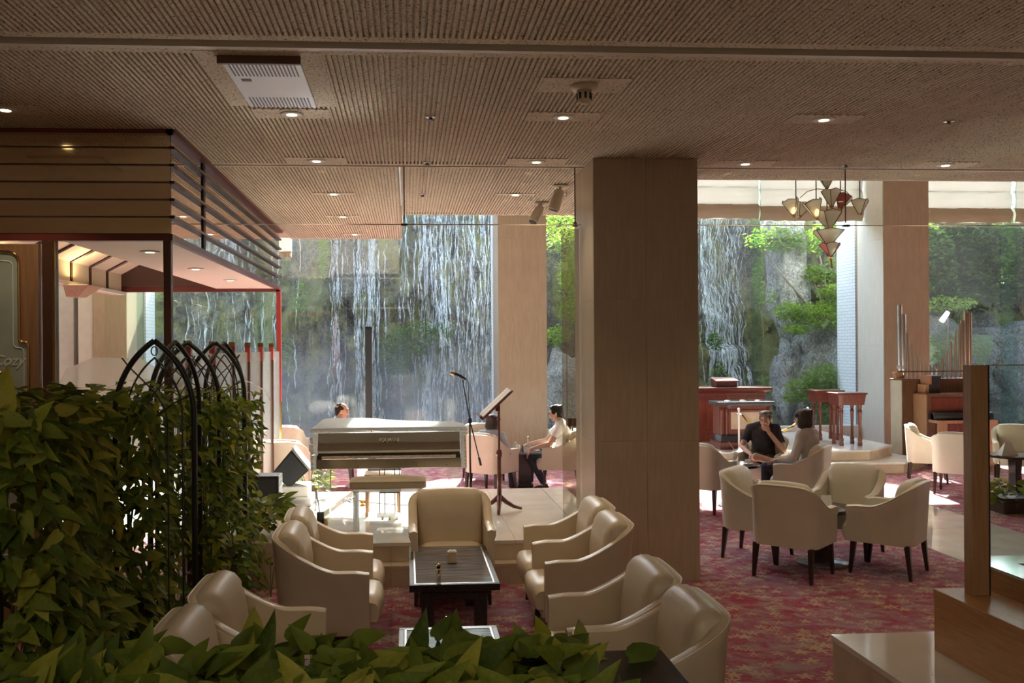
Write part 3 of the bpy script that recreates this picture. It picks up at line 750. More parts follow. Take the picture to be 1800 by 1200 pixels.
def strand(mb, x, z0, z1, w, off=.10):
    """one rivulet: wanders, fans out, breaks into shorter lengths"""
    ph = U(0, 99); z = z0; drift = U(-.02, .02)
    while z > z1:
        ln = min(U(.25, 1.3), z-z1); n = max(3, int(ln/.07)); vs = []
        for i in range(n+1):
            zz = z - ln*i/n
            xx = x + drift*(z0-zz) + .10*fbm(x*3, zz*.7, ph, 3) + .030*fbm(zz*4, ph, 2, 3)
            y = cliff_y(xx, zz) - off - .07*(z0-zz)/3
            t = i/n; ww = w*(.35 + 1.1*abs(fbm(zz*2.1, ph, 1, 3)) + .35*(z0-zz)/4)*min(1, 4*t+.15, 4*(1-t)+.15)
            vs += [(xx-ww, y, zz), (xx, y-ww*.7, zz), (xx+ww, y, zz), (xx, y+ww*.5, zz)]
        mb.add(vs, [(i*4+k, i*4+(k+1) % 4, (i+1)*4+(k+1) % 4, (i+1)*4+k) for i in range(n) for k in range(4)])
        z -= ln + (U(.0, .10) if R() < .7 else U(.1, .5)); x += U(-.03, .03)
def falls(label, xs, zt, zb, wr, n, sheet):
    t = thing('waterfall', label, 'waterfall', (0, 0, 0))
    mb = MB()
    for i in range(n):
        c = random.choice(xs); x = random.gauss(c[0], c[1])
        z1 = zb if R() < .6 else U(zb, zt-1.5)
        z0 = zt if R() < .7 else U(max(zb+1.2, z1+.5), zt)
        strand(mb, x, z0, min(z1, z0-.5), U(*wr))
    o = mb.build('water_strand', M['water_strand'], t, smooth=True); o['kind'] = 'stuff'
    for (a, b) in sheet:
        ns = int((b-a)/.12); g = MB()
        def Q(i, j, off=0):
            x = a+(b-a)*i/ns; z = zb+(zt-zb)*j/30
            return (x, cliff_y(x, z)-.16-.12*(zt-z)/4, z)
        g.grid(Q, ns+1, 31)
        o = g.build('water_film', M['water_sheet'], t, smooth=True); o['kind'] = 'stuff'
falls('broad waterfall pouring down the mossy cliff behind the piano', [(-1.6, .07), (-1.55, .1), (-1.15, .04), (-.9, .05), (-.75, .05), (.25, .25), (.55, .2), (.8, .1), (1.2, .2), (1.55, .1), (1.9, .15), (.9, .8), (-3, 1), (-4, .8), (2.2, .2), (.6, .15)],
      5.6, -.2, (.005, .022), 230, [(-5.0, 2.6)])
falls('narrow two-stage waterfall left of the chandelier', [(7.45, .10), (7.75, .12), (8.05, .10), (7.7, .25)], 5.5, -.2, (.004, .018), 110, [(7.2, 8.35)])

def leafcloud(blobs, n, s, droop=.3):
    mb = MB(); W = sum(b[1][0]*b[1][1]+b[1][2]**2 for b in blobs)
    for (c, r) in blobs:
        m = int(n*(r[0]*r[1]+r[2]**2)/W)
        for _ in range(m):
            d = Vector((random.gauss(0, 1), random.gauss(0, 1), random.gauss(0, 1))).normalized()
            k = U(.25, 1.0)**.6 * (1 + .25*fbm(d.x*2+c[0], d.y*2, d.z*2, 2))
            p = Vector((c[0]+d.x*r[0]*k, c[1]+d.y*r[1]*k, c[2]+d.z*r[2]*k))
            q = Euler((U(-.7, .7), U(-.7, .7), U(0, 6.3))).to_matrix()
            a = s*U(.6, 1.25)
            pts = [q @ Vector(v) for v in ((0, -a, 0), (a*.42, 0, a*.12), (0, a, -a*droop), (-a*.42, 0, a*.12))]
            mb.add([p+v for v in pts], [(0, 1, 2), (0, 2, 3)])
    return mb
def shrub(name, label, cat, base, blobs, n, s, mat, stems=5, trunk=.02, group=None):
    t = thing(name, label, cat, base, 0, group)
    b = Vector(base)
    loc = [((c[0]-b.x, c[1]-b.y, c[2]-b.z), r) for c, r in blobs]
    for i in range(stems):
        c, r = loc[i % len(loc)]
        e = Vector((c[0]+U(-.5, .5)*r[0], c[1]+U(-.3, .3)*r[1], c[2]+U(-.1, .5)*r[2]))
        m1 = e*.45 + Vector((U(-.1, .1), U(-.1, .1), .12))
        MB().tube([(0, 0, 0), m1*.5+Vector((U(-.04, .04), 0, 0)), m1, e*.8, e], [trunk, trunk*.85, trunk*.65, trunk*.4, trunk*.2], 6).build('branch' if cat == 'tree' else 'stem', M['bark'], t, smooth=True)
    o = leafcloud(loc, n, s).build('foliage', mat, t); o['kind'] = 'stuff'
    return t
shrub('maple_tree', 'light green maple with airy branches by the pale tiled reveal', 'tree', (10.0, 20.3, 1.5),
      [((9.2, 20.3, 4.45), (.55, .5, .32)), ((8.4, 20.2, 4.5), (.75, .5, .33)), ((9.9, 20.5, 4.6), (.6, .5, .45)), ((10.2, 20.5, 3.9), (.5, .5, .5)), ((9.4, 20.3, 3.75), (.35, .4, .25)), ((10.3, 20.3, 4.9), (.6, .5, .4))], 3000, .062, M['tree_l'], 7, .045)
shrub('azalea_bush', 'bright bush leaning over the big grey boulder', 'shrub', (10.1, 19.9, 1.9),
      [((9.2, 19.7, 2.75), (.75, .55, .33)), ((10.0, 19.8, 3.0), (.7, .55, .42)), ((8.5, 19.8, 2.85), (.35, .4, .25)), ((9.6, 19.8, 3.3), (.4, .4, .2)), ((8.55, 19.5, 2.45), (.3, .3, .12))], 3300, .055, M['tree_l'], 6, .03)
shrub('azalea_bush', 'low green bush behind the two turned-leg stands', 'shrub', (9.4, 19.2, .0),
      [((8.5, 19.2, 1.15), (.35, .3, .25)), ((9.0, 19.2, 1.35), (.5, .4, .38)), ((9.5, 19.2, 1.0), (.6, .4, .5)), ((8.4, 19.2, .95), (.3, .3, .12)), ((9.1, 19.1, .6), (.7, .3, .35))], 3300, .05, M['tree_l'], 5, .02)
shrub('fern_clump', 'clump of green ferns at the foot of the narrow waterfall', 'shrub', (7.2, 20.5, .8),
      [((7.15, 20.5, 1.35), (.22, .3, .4)), ((7.1, 20.6, 2.2), (.18, .2, .25))], 500, .06, M['tree_m'], 3, .012)
shrub('ivy_patch', 'patch of green ivy hanging on the cliff behind the piano', 'ivy', (.3, 21.0, 1.9),
      [((.2, 20.75, 2.3), (.55, .3, .45)), ((-.25, 20.8, 2.0), (.4, .3, .6)), ((.75, 20.8, 2.4), (.3, .25, .3))], 1700, .045, M['tree_m'], 3, .012)
shrub('ivy_patch', 'strip of ivy hanging high on the cliff left of the glass joint', 'ivy', (-1.9, 21.0, 3.6),
      [((-1.85, 20.8, 4.3), (.14, .2, .7)), ((-2.4, 20.9, 3.2), (.2, .2, .5)), ((-2.9, 20.9, 2.0), (.4, .2, .5))], 800, .045, M['tree_m'], 2, .01)
shrub('ivy_patch', 'yellow-green creeper on the cliff between the two stone columns', 'ivy', (3.6, 20.4, 2.2),
      [((3.45, 20.1, 4.7), (.45, .3, .6)), ((3.65, 20.1, 3.7), (.30, .3, .6)), ((3.65, 20.1, 2.9), (.28, .3, .35)), ((3.35, 20.1, 2.35), (.40, .3, .25))], 2400, .05, M['tree_l'], 4, .015)
shrub('ivy_patch', 'green creeper on the dark cliff face beside the narrow waterfall', 'ivy', (8.2, 20.6, 2.9),
      [((8.15, 20.6, 3.7), (.14, .2, .45)), ((8.25, 20.4, 3.2), (.28, .25, .2)), ((8.3, 20.5, 1.0), (.14, .2, .5))], 600, .05, M['tree_m'], 3, .012)
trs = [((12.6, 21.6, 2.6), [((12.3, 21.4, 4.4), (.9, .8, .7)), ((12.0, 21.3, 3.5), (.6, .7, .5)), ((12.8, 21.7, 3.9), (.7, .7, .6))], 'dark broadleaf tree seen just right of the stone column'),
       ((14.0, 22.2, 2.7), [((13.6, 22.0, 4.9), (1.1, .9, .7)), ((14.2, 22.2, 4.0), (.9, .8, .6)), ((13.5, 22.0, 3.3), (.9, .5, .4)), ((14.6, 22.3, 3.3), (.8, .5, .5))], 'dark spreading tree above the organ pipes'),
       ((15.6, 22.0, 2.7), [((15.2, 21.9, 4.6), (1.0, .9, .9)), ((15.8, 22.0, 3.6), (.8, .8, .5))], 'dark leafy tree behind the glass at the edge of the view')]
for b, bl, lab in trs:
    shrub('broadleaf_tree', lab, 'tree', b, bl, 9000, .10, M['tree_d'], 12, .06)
shrub('azalea_bush', 'round bush between the organ pipes', 'shrub', (11.7, 20.2, .9), [((11.6, 20.1, 1.85), (.55, .45, .5)), ((11.5, 20.0, 1.3), (.4, .4, .4))], 1500, .05, M['tree_m'], 4, .02)
shrub('azalea_bush', 'sunny yellow-green bush on top of the garden wall', 'shrub', (12.9, 20.9, 2.7), [((12.8, 20.9, 3.05), (.9, .3, .2)), ((11.9, 20.7, 2.95), (.5, .3, .15))], 900, .05, M['tree_l'], 3, .015)

def boulder(label, c, r, seed, mat=None, sub=4):
    bm = bmesh.new(); bmesh.ops.create_icosphere(bm, subdivisions=sub, radius=1)
    for v in bm.verts:
        d = v.co.normalized()
        k = 1 + .38*fbm(d.x*1.1+seed, d.y*1.1, d.z*1.1, 4) - .20*abs(fbm(d.x*2.6, d.y*2.6+seed, d.z*2.6, 4))
        q = [math.copysign(abs(t)**.75, t) for t in d]
        v.co = Vector((q[0]*r[0]*k, q[1]*r[1]*k, q[2]*r[2]*k))
    me = bpy.data.meshes.new('boulder'); bm.to_mesh(me); bm.free()
    for p in me.polygons: p.use_smooth = True
    return tag(link('boulder', me, mat or M['rock'], loc=c), label, 'rock')
boulder('big creased grey boulder under the leaning bush', (9.55, 20.25, 1.55), (.95, .7, 1.05), 1.2)
boulder('grey rock slab between the narrow waterfall and the big boulder', (8.75, 20.2, 1.1), (.42, .5, 1.1), 3.4)
boulder('pale upright rock buttress high beside the narrow waterfall', (8.95, 20.8, 3.6), (.40, .5, 1.5), 6.1)
boulder('pale grey rock at the top of the narrow waterfall', (8.75, 20.7, 4.9), (.42, .5, .5), 9.3)
boulder('wet grey rock right of the seated young man, outside the window', (3.5, 20.2, .95), (.62, .5, .95), 4.4)
boulder('long grey wall rock behind the organ pipes', (12.2, 20.9, 1.6), (1.6, .6, 1.1), 7.7, M['wallrock'])
boulder('long grey wall rock at the far edge behind the glass', (15.0, 20.9, 1.5), (1.7, .6, 1.15), 2.9, M['wallrock'])
boulder('small mossy rock at the foot of the narrow waterfall', (7.9, 20.3, .3), (.5, .5, .55), 5.0, M['wallrock'])
# garden spotlight on a stake
t = thing('garden_spotlight', 'small black garden spotlight outside the window beside the young man', 'spotlight', (3.45, 19.5, -.25))
MB().tube([(0, 0, 0), (0, 0, 2.35)], .012, 6).build('stake', M['black'], t)
MB().tube([(-.06, -.02, 2.46), (.02, 0, 2.38), (.06, .02, 2.33)], [.06, .055, .03], 10).build('lamp_head', M['black'], t)

# roman blinds at the window heads
def blind(label, x0, x1, zb, zt=8.2, y=17.72, fold=.30):
    t = thing('roman_blind', label, 'blind', ((x0+x1)/2, y, zb), 0, None)
    w = (x1-x0)/2; n = 24
    def sheet(z0, z1, amp, name, mat, yo):
        m = MB(); g = 10
        m.grid(lambda i, j: (-w+2*w*i/n, yo - amp*math.sin(PI*j/g*1.0)*(1+.5*math.sin(i*.9+z0)) - .015*fbm(i*.35, j*.5, x0), z0+(z1-z0)*j/g + (.03*fbm(i*.3, x0) if j == 0 else 0)), n+1, g+1)
        m.grid(lambda i, j: (-w+2*w*i/n, yo+.03, z0+(z1-z0)*j/g), n+1, g+1)
        m.build(name, mat, t, smooth=True)
    sheet(0, fold, .07, 'lower_fold', M['blind_fold'], 0)
    zz = fold; k = 0
    while zz < zt-zb-.05:
        h = min(.34, zt-zb-zz); sheet(zz-.02, zz+h, .05, 'fabric_panel', M['blind'], .0); zz += h
    return t
blind('added white roman blind, out of view, blocking sun beside the near stone column', 2.64, 4.87, 4.74)  # extra unseen blind, added to keep sun off the carpet and stage
blind('white roman blind at the far edge of the view, right of the last glass fin', 12.34, 13.95, 4.55)
blind('white roman blind left of the glass fin by the chandelier', 4.88, 7.02, 4.62)
blind('white roman blind behind the chandelier', 7.03, 9.15, 4.58)
blind('white roman blind right of the far stone column', 10.14, 12.28, 4.55)
blind('white roman blind at the window head near the kiosk corner', -2.62, -2.20, 3.85, 8.2, 17.72, .12)

# ------------------------------------------------------------------ armchairs
def make_chair(name, label, W, D, leg, arm, back, seat, mat, loc, rz, group, kick=.09):
    t = thing(name, label, 'armchair', loc, rz, group)
    tk = .06; hx = W/2-tk/2; hy = D/2-tk/2; rc = .10; top_h = back; back = back-.012
    path = []      # (x, y, nx, ny, kind)
    ns = 15
    for i in range(ns): path.append((-hx, -D/2 + (hy-rc+D/2)*i/(ns-1), -1, 0))
    for i in range(1, 7):
        a = PI - PI/2*i/7; path.append((-hx+rc+rc*math.cos(a), hy-rc+rc*math.sin(a), math.cos(a), math.sin(a)))
    nbk = 12
    for i in range(nbk): path.append((-hx+rc+(2*hx-2*rc)*i/(nbk-1), hy, 0, 1))
    path = path + [(-x, y, -nx, ny) for x, y, nx, ny in reversed(path[:ns+6])]
    y1 = -.14*D
    def h(x, y):
        if y < y1: return arm - .012*sstep(-D/2+.10, -D/2, y)
        u = (y-y1)/(hy-y1); u = max(0, min(1, u))
        s = (u**1.55)*(1-.0*u); s = s if u < .7 else s + (1-s)*.35*((u-.7)/.3)
        z = arm + (back-arm)*s
        return z + .012*(1-(x/hx)**2)*sstep(hy-.05, hy, y)
    def rk(x, y, z):
        return (x, y + kick*max(0, z-leg-.1)*sstep(-.05, hy, y), z)
    vs = []; ring = 9; pip = []
    for (x, y, nx_, ny_) in path:
        z = h(x, y); o = tk/2
        for (off, zz) in ((o-.004, leg), (o, leg+.05), (o, z-.09), (o+.016*abs(nx_), z-.045), (o+.014*abs(nx_), z-.014), (.004, z), (-o+.004, z-.012), (-o, z-.05), (-o, leg+.06)):
            vs.append(rk(x+nx_*off, y+ny_*off, zz))
        pip.append(rk(x+nx_*(o+.014*abs(nx_)), y+ny_*o, z-.012))
    m = len(path)
    fs = [(i*ring+k, i*ring+(k+1) % ring, (i+1)*ring+(k+1) % ring, (i+1)*ring+k) for i in range(m-1) for k in range(ring)]
    fs += [tuple(range(ring)), tuple(range((m-1)*ring+ring-1, (m-1)*ring-1, -1))]
    MB().add(vs, fs).build('shell', mat, t, fixn=True, auto=1.0)
    MB().tube(pip, .0055, 5).build('piping', M['piping'], t, smooth=True)
    # back cushion
    w = hx - tk/2 - .002; yb = hy - tk/2
    z0 = seat-.05; nn = 17; vs = []
    for i in range(nn):
        u = -1 + 2*i/(nn-1); e = abs(u)
        ht = top_h - .004 + .016*(1-u*u) - .030*max(0, e-.86)/.14
        yf = yb - .125 + .030*max(0, e-.8)/.2
        prof = [(yb+.012, z0), (yb+.012, ht-.045), (yb+.018, ht-.014), (yb-.004, ht+.006), (yb-.040, ht+.008), (yb-.075, ht-.008), (yb-.100, ht-.045),
                (yf+.004, ht-.11), (yf-.014*(1-e**4), (ht+z0)/2), (yf-.006, z0)]
        for (py, pz) in prof: vs.append(rk(w*u, py, pz))
    r_ = len(prof)
    fs = [(i*r_+k, i*r_+(k+1) % r_, (i+1)*r_+(k+1) % r_, (i+1)*r_+k) for i in range(nn-1) for k in range(r_)]
    fs += [tuple(range(r_)), tuple(range((nn-1)*r_+r_-1, (nn-1)*r_-1, -1))]
    MB().add(vs, fs).build('back_cushion', mat, t, fixn=True, auto=1.1)
    # seat
    sw = hx - tk/2 - .004
    nu, nv = 11, 12; y_f = -D/2-.065; y_b = yb-.11
    sec = [(0, 0), (.0, .35), (.0, .75), (.02, .93), (.06, 1.0), (.35, 1.04), (.65, 1.03), (1, 1.0), (1, 0)]
    vs = []
    for i in range(nu):
        u = -1+2*i/(nu-1); b = 1-abs(u)**6*.25
        for (sy, sz) in sec:
            bulge = -.028*(1-u*u)*(1 if sy < .05 else 0)
            vs.append((sw*u, y_f + .02 + (y_b-y_f)*sy + bulge - .02*math.sin(PI*sz)*(sy < .05), seat-.17 + .17*sz*b))
    r_ = len(sec)
    fs = [(i*r_+k, i*r_+(k+1) % r_, (i+1)*r_+(k+1) % r_, (i+1)*r_+k) for i in range(nu-1) for k in range(r_)]
    fs += [tuple(range(r_)), tuple(range((nu-1)*r_+r_-1, (nu-1)*r_-1, -1))]
    MB().add(vs, fs).build('seat_cushion', mat, t, fixn=True, auto=1.0)
    MB().box(-sw, sw, -D/2-.012, hy-.02, leg+.005, seat-.16).build('seat_base', mat, t, bevel=.012)
    for sx in (-1, 1):
        for sy in (-1, 1):
            x = sx*(W/2-.05); y = sy*(D/2-.05)
            MB().taper((x+sx*.012, y+sy*.03, 0), (.026, .026), (x, y, leg+.01), (.048, .048)).build('leg', M['leg'], t)
    return t
LG = None
lounge = make_chair('lounge_chair', 'cream leather lounge chair facing us at the far end of the black tables', .68, .60, .20, .625, .86, .44, M['leather'], (.36, 7.68, 0), 0, LG)
places = [
    (-.57, 7.02, 92, 'cream lounge chair farthest back before the ivy, nearest the stone steps'),
    (-.56, 6.38, 90, 'cream lounge chair second from the stone steps beside the ivy'),
    (-.77, 4.93, 90, 'cream lounge chair third from the steps on the ivy side'),
    (-.79, 4.27, 90, 'cream lounge chair nearest the leafy planter on the ivy side'),
    (1.26, 7.22, -90, 'cream lounge chair farthest back on the pillar side, beside the stage steps'),
    (1.24, 6.56, -90, 'cream lounge chair second from the stage on the pillar side, shiny seat front showing'),
    (1.13, 5.08, -90, 'cream lounge chair third from the stage on the pillar side'),
    (1.15, 4.40, -90, 'cream lounge chair nearest the leafy planter on the pillar side')]
for x, y, a, lab in places: dup(lounge, (x, y, 0), math.radians(a), lab)
DC = make_chair('dining_armchair', 'pale leather armchair with its back to us, closest in the group by the right aisle', .60, .56, .30, .64, .86, .47, M['leather2'], (3.51, 8.10, 0), math.radians(135), None, .07)
dchairs = [
    (4.43, 8.13, -135, 'pale armchair seen side-on at the right of the closest round-table group'),
    (3.47, 8.85, 50, 'pale armchair at the left of the closest round-table group, next to the pillar'),
    (4.42, 8.90, -45, 'pale armchair facing us across the closest round table'),
    (3.78, 11.40, 135, 'pale armchair half hidden by the pillar, back to us'),
    (4.93, 11.08, -128, 'pale armchair holding the woman in the grey blouse'),
    (4.86, 12.22, -38, 'pale armchair holding the man with his chin on his hand'),
    (7.95, 13.45, 62, 'pale rounded armchair in front of the organ, turned away'),
    (7.72, 12.30, 140, 'pale armchair with straight back to us, left of the wooden glass post'),
    (9.10, 13.05, -30, 'pale armchair facing us, seen through the glass beside the wooden post'),
    (1.20, 13.12, 140, 'pale armchair holding the woman in the pale blue shirt'),
    (2.27, 13.42, -98, 'pale armchair holding the young man in the white shirt'),
    (2.86, 12.98, 180, 'pale armchair back to us, cut off by the front pillar'),
    (1.20, 14.45, 10, 'pale armchair by the window behind the microphone stand'),
    (-1.10, 14.0, 90, 'pale armchair holding the balding man behind the piano'),
    (-1.62, 12.55, 170, 'pale armchair back to us at the left end of the piano'),
    (-1.95, 14.9, 175, 'pale armchair by the window sill behind the kiosk corner')]
for x, y, a, lab in dchairs: dup(DC, (x, y, 0), math.radians(a), lab)

# ------------------------------------------------------------------ low black tables
def low_table(label, x0, x1, y0, y1, z=.45):
    cx, cy = (x0+x1)/2, (y0+y1)/2; w, d = (x1-x0)/2, (y1-y0)/2
    t = thing('coffee_table', label, 'table', (cx, cy, 0))
    fr = .035
    MB().box(-w, w, -d, -d+fr, z-.05, z).box(-w, w, d-fr, d, z-.05, z).box(-w, -w+fr, -d+fr, d-fr, z-.05, z).box(w-fr, w, -d+fr, d-fr, z-.05, z).build('top_frame', M['black_wood'], t, bevel=.004)
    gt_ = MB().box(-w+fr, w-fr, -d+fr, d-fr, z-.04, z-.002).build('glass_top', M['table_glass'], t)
    s = .012
    a, b = w-fr, d-fr
    MB().box(-a, a, -b, -b+s, z-.004, z+.001).box(-a, a, b-s, b, z-.004, z+.001).box(-a, -a+s, -b+s, b-s, z-.004, z+.001).box(a-s, a, -b+s, b-s, z-.004, z+.001).build('inlay_strip', M['silver_edge'], gt_)
    MB().box(-w+.09, w-.09, -d+.10, -d+.13, z-.13, z-.05).box(-w+.09, w-.09, d-.13, d-.10, z-.13, z-.05).box(-w+.09, -w+.12, -d+.13, d-.13, z-.13, z-.05).box(w-.12, w-.09, -d+.13, d-.13, z-.13, z-.05).build('apron', M['black_wood'], t)
    for sx in (-1, 1):
        for sy in (-1, 1):
            MB().cbox((sx*(w-.13), sy*(d-.14), (z-.05)/2), (.09, .09, z-.05)).build('leg', M['black_wood'], t, bevel=.004)
    return t
low_table('low black table with glass top, farther of the two, holding a tissue box', .005, .64, 6.33, 7.55)
low_table('low black table with glass top, half hidden behind the planter leaves', -.06, .52, 4.15, 5.38)
t = thing('tissue_box', 'small beige box with tissue on the farther black table', 'box', (.335, 6.98, .452))
MB().box(-.035, .035, -.035, .035, 0, .085).build('box_body', M['beige'], t, bevel=.004)
mb = MB(); mb.grid(lambda i, j: (-.026+.052*i/8, -.018+.036*j/5, .086+.012*abs(fbm(i*.7, j*.8, 3, 3))+.004), 9, 6); mb.build('tissue', M['paper'], t, smooth=True)
def holder(label, loc):
    t = thing('bill_holder', label, 'holder', loc)
    n = 14; vs = []
    for (r, z, sl) in ((.017, 0, 0), (.017, .085, .016), (.014, .085, .016), (.014, .01, 0)):
        for k in range(n):
            a = 2*PI*k/n; vs.append((r*math.cos(a), r*math.sin(a), z+sl*math.sin(a)))
    fs = [(i*n+k, i*n+(k+1) % n, (i+1)*n+(k+1) % n, (i+1)*n+k) for i in range(3) for k in range(n)] + [tuple(range(n-1, -1, -1)), tuple(range(3*n, 4*n))]
    MB().add(vs, fs).build('tube', M['bronze'], t, smooth=True, auto=.8)
holder('slanted metal bill tube on the farther black table', (.215, 6.50, .451))
holder('slanted metal bill tube on the nearer black table', (.215, 5.22, .451))

# round tables of the dining groups
def round_table(label, x, y, r=.30, z=.55, disc=True):
    t = thing('round_table', label, 'table', (x, y, 0))
    MB().lathe([(r-.01, z-.035), (r, z-.025), (r, z-.008), (r-.008, z), (0, z)], n=36).build('table_top', M['black_wood'], t, smooth=True, auto=.6)
    MB().lathe([(.10, .03), (.095, .1), (.085, .3), (.10, z-.035)], n=6).build('pedestal', M['black_wood'], t)
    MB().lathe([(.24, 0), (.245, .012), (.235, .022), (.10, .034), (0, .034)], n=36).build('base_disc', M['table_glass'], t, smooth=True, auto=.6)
    return t
round_table('low round black table inside the closest armchair group', 3.965, 8.49)
round_table('low round black table with tea things between the man and the grey-bloused woman', 4.30, 11.66)
round_table('low round table with a white card, seen through the glass at the right', 8.45, 12.15, .36)
t = thing('table', 'black pedestal table with glasses between the young man and the blue-shirted woman', 'table', (1.74, 13.55, 0))
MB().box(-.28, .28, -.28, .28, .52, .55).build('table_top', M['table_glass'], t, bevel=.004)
MB().lathe([(.16, 0), (.16, .03), (.13, .06), (.13, .52)], n=4, sq=True).build('pedestal', M['black_wood'], t)

# ------------------------------------------------------------------ pothos: hedge planters, front planter
def leaf_mesh(name, mat, curl, fold, wide):
    half = [(0, 0), (.13*wide, -.07), (.26*wide, .02), (.315*wide, .19), (.265*wide, .45), (.13*wide, .76), (0, 1.0)]
    mid = [0, .0, .10, .28, .52, .77, 1.0]
    vs = []; fs = []
    for i, (x, y) in enumerate(half):
        ym = mid[i]; zc = -curl*ym*ym
        vs.append((0, ym, zc))
        vs.append((x, y, -curl*max(0, y)**2 + fold*x)); vs.append((-x, y, -curl*max(0, y)**2 + fold*x))
    for i in range(6):
        a, b = 3*i, 3*i+3
        fs += [(a, a+1, b+1, b), (a, b, b+2, a+2)]
    me = MB().add(vs, fs).mesh(name, True); me.materials.append(mat); return me
LEAVES = []
for mi, wgt in ((0, 4), (1, 4), (2, 2)):
    for cu, fo, wd in ((.18, .30, 1.0), (.42, .5, .86)):
        LEAVES += [leaf_mesh('leaf', M['pothos'][mi], cu, fo, wd)] * wgt
def leaf_place(spots, parent, base, n_obj, campos=Vector((0, 0, 2.1))):
    """spots: (pos, direction of the tip, facing normal, size); the ones nearest the eye become single leaves, the rest one mass"""
    spots.sort(key=lambda s: (s[0]-campos).length/s[3]**.5)
    mb = [MB(), MB(), MB()]
    for i, (p, tip, nrm, s) in enumerate(spots):
        y = tip.normalized(); z = (nrm - y*nrm.dot(y))
        if z.length < 1e-4: z = y.orthogonal()
        z.normalize(); x = y.cross(z)
        mtx = Matrix((x, y, z)).transposed().to_4x4()
        mtx = Matrix.Translation(p-base) @ mtx @ Matrix.Scale(s, 4)
        me = random.choice(LEAVES)
        if i < n_obj:
            o = bpy.data.objects.new('leaf', me); COL.objects.link(o); o.parent = parent; o.matrix_local = mtx
        else:
            k = M['pothos'].index(me.materials[0])
            mb[k].add([mtx @ v.co for v in me.vertices], [tuple(q.vertices) for q in me.polygons])
    for k in range(3):
        if mb[k].f:
            o = mb[k].build('foliage', M['pothos'][k], parent, smooth=True); o['kind'] = 'stuff'
def hedge(label, x0, x1, y0, y1, ztop, n, smin, smax, n_obj=300, lab_leaf=None):
    """vines hanging in curtains from a tall planter; leaves overlap like scales"""
    base = Vector(((x0+x1)/2, (y0+y1)/2, 0))
    t = thing('pothos_planter', label, 'plant', base)
    hx, hy = (x1-x0)/2, (y1-y0)/2
    MB().box(-hx+.16, hx-.16, -hy+.14, hy-.14, 0, .50).build('planter_box', M['planter'], t, bevel=.01)
    MB().box(-hx+.18, hx-.18, -hy+.16, hy-.16, .50, .515).build('soil', M['soil'], t)
    mb = MB()
    for i in range(26):
        x = U(-hx+.18, hx-.18); y = U(-hy+.18, hy-.18)
        mb.tube([(x, y, .5), (x+U(-.05, .05), y+U(-.05, .05), 1.0), (x+U(-.08, .08), y+U(-.08, .08), ztop-.12)], .008, 5)
    o = mb.build('vine_stem', M['stem'], t); o['kind'] = 'stuff'
    sp = []
    fronts = ['x']*int(100*(y1-y0)*ztop) + ['y']*int(100*(x1-x0)*ztop) + ['t']*int(75*(x1-x0)*(y1-y0)) + ['in']*int(150*(y1-y0))
    for _ in range(n):
        f = random.choice(fronts); s = U(smin, smax)
        dn = Vector((U(-.35, .35), U(-.35, .35), -1.0))
        if f == 't':
            p = Vector((U(x0, x1), U(y0, y1), ztop + U(-.14, .07))); a = U(0, 6.3)
            tip = Vector((math.cos(a), math.sin(a), U(-.5, .6))); nr = Vector((U(-.4, .4), U(-.5, .2), 1))
        else:
            z = U(.08, ztop); b = .07*fbm(z*2.2, x0*3+y0, 1.5, 3)
            if f == 'x':
                y = U(y0, y1); p = Vector((x1 + b + .10*fbm(y*2.6, z*.8, x0, 3) - abs(random.gauss(0, .05)), y, z)); nr = Vector((1, U(-.7, .2), U(.1, .9)))
            elif f == 'y':
                x = U(x0, x1); p = Vector((x, y0 + b + .10*fbm(x*2.6, z*.8, y0, 3) + abs(random.gauss(0, .05)), z)); nr = Vector((U(-.5, .5), -1, U(.1, .9)))
            else:
                p = Vector((U(x0+.1, x1-.12), U(y0+.1, y1-.1), z)); nr = Vector((U(-1, 1), U(-1, 1), .5))
            tip = dn*U(.15, 1) + nr*U(.0, .8) + Vector((U(-.5, .9), U(-.5, .5), U(-.2, .3)))
        sp.append((p, tip, nr, s))
    if lab_leaf: sp += lab_leaf
    leaf_place(sp, t, base, n_obj)
    return t
hedge('tall bank of hanging pothos nearest the camera, by the kiosk door', -2.55, -1.50, 3.85, 5.0, 1.84, 2300, .08, .14, lab_leaf=[(Vector((-1.70, 3.95, 1.83)), Vector((.08, 0, 1)), Vector((.3, -1, 0)), .21), (Vector((-1.58, 3.92, 1.78)), Vector((-.9, 0, .2)), Vector((.1, -1, .6)), .17), (Vector((-1.50, 5.0, 1.80)), Vector((-.6, .1, .6)), Vector((.5, -1, .4)), .13)])
hedge('middle bank of hanging pothos with the large arched trellis', -2.25, -1.50, 5.14, 6.25, 1.80, 1600, .075, .12)
hedge('far bank of hanging pothos beside the stone steps', -1.74, -1.30, 6.48, 8.02, 1.72, 1700, .065, .105)

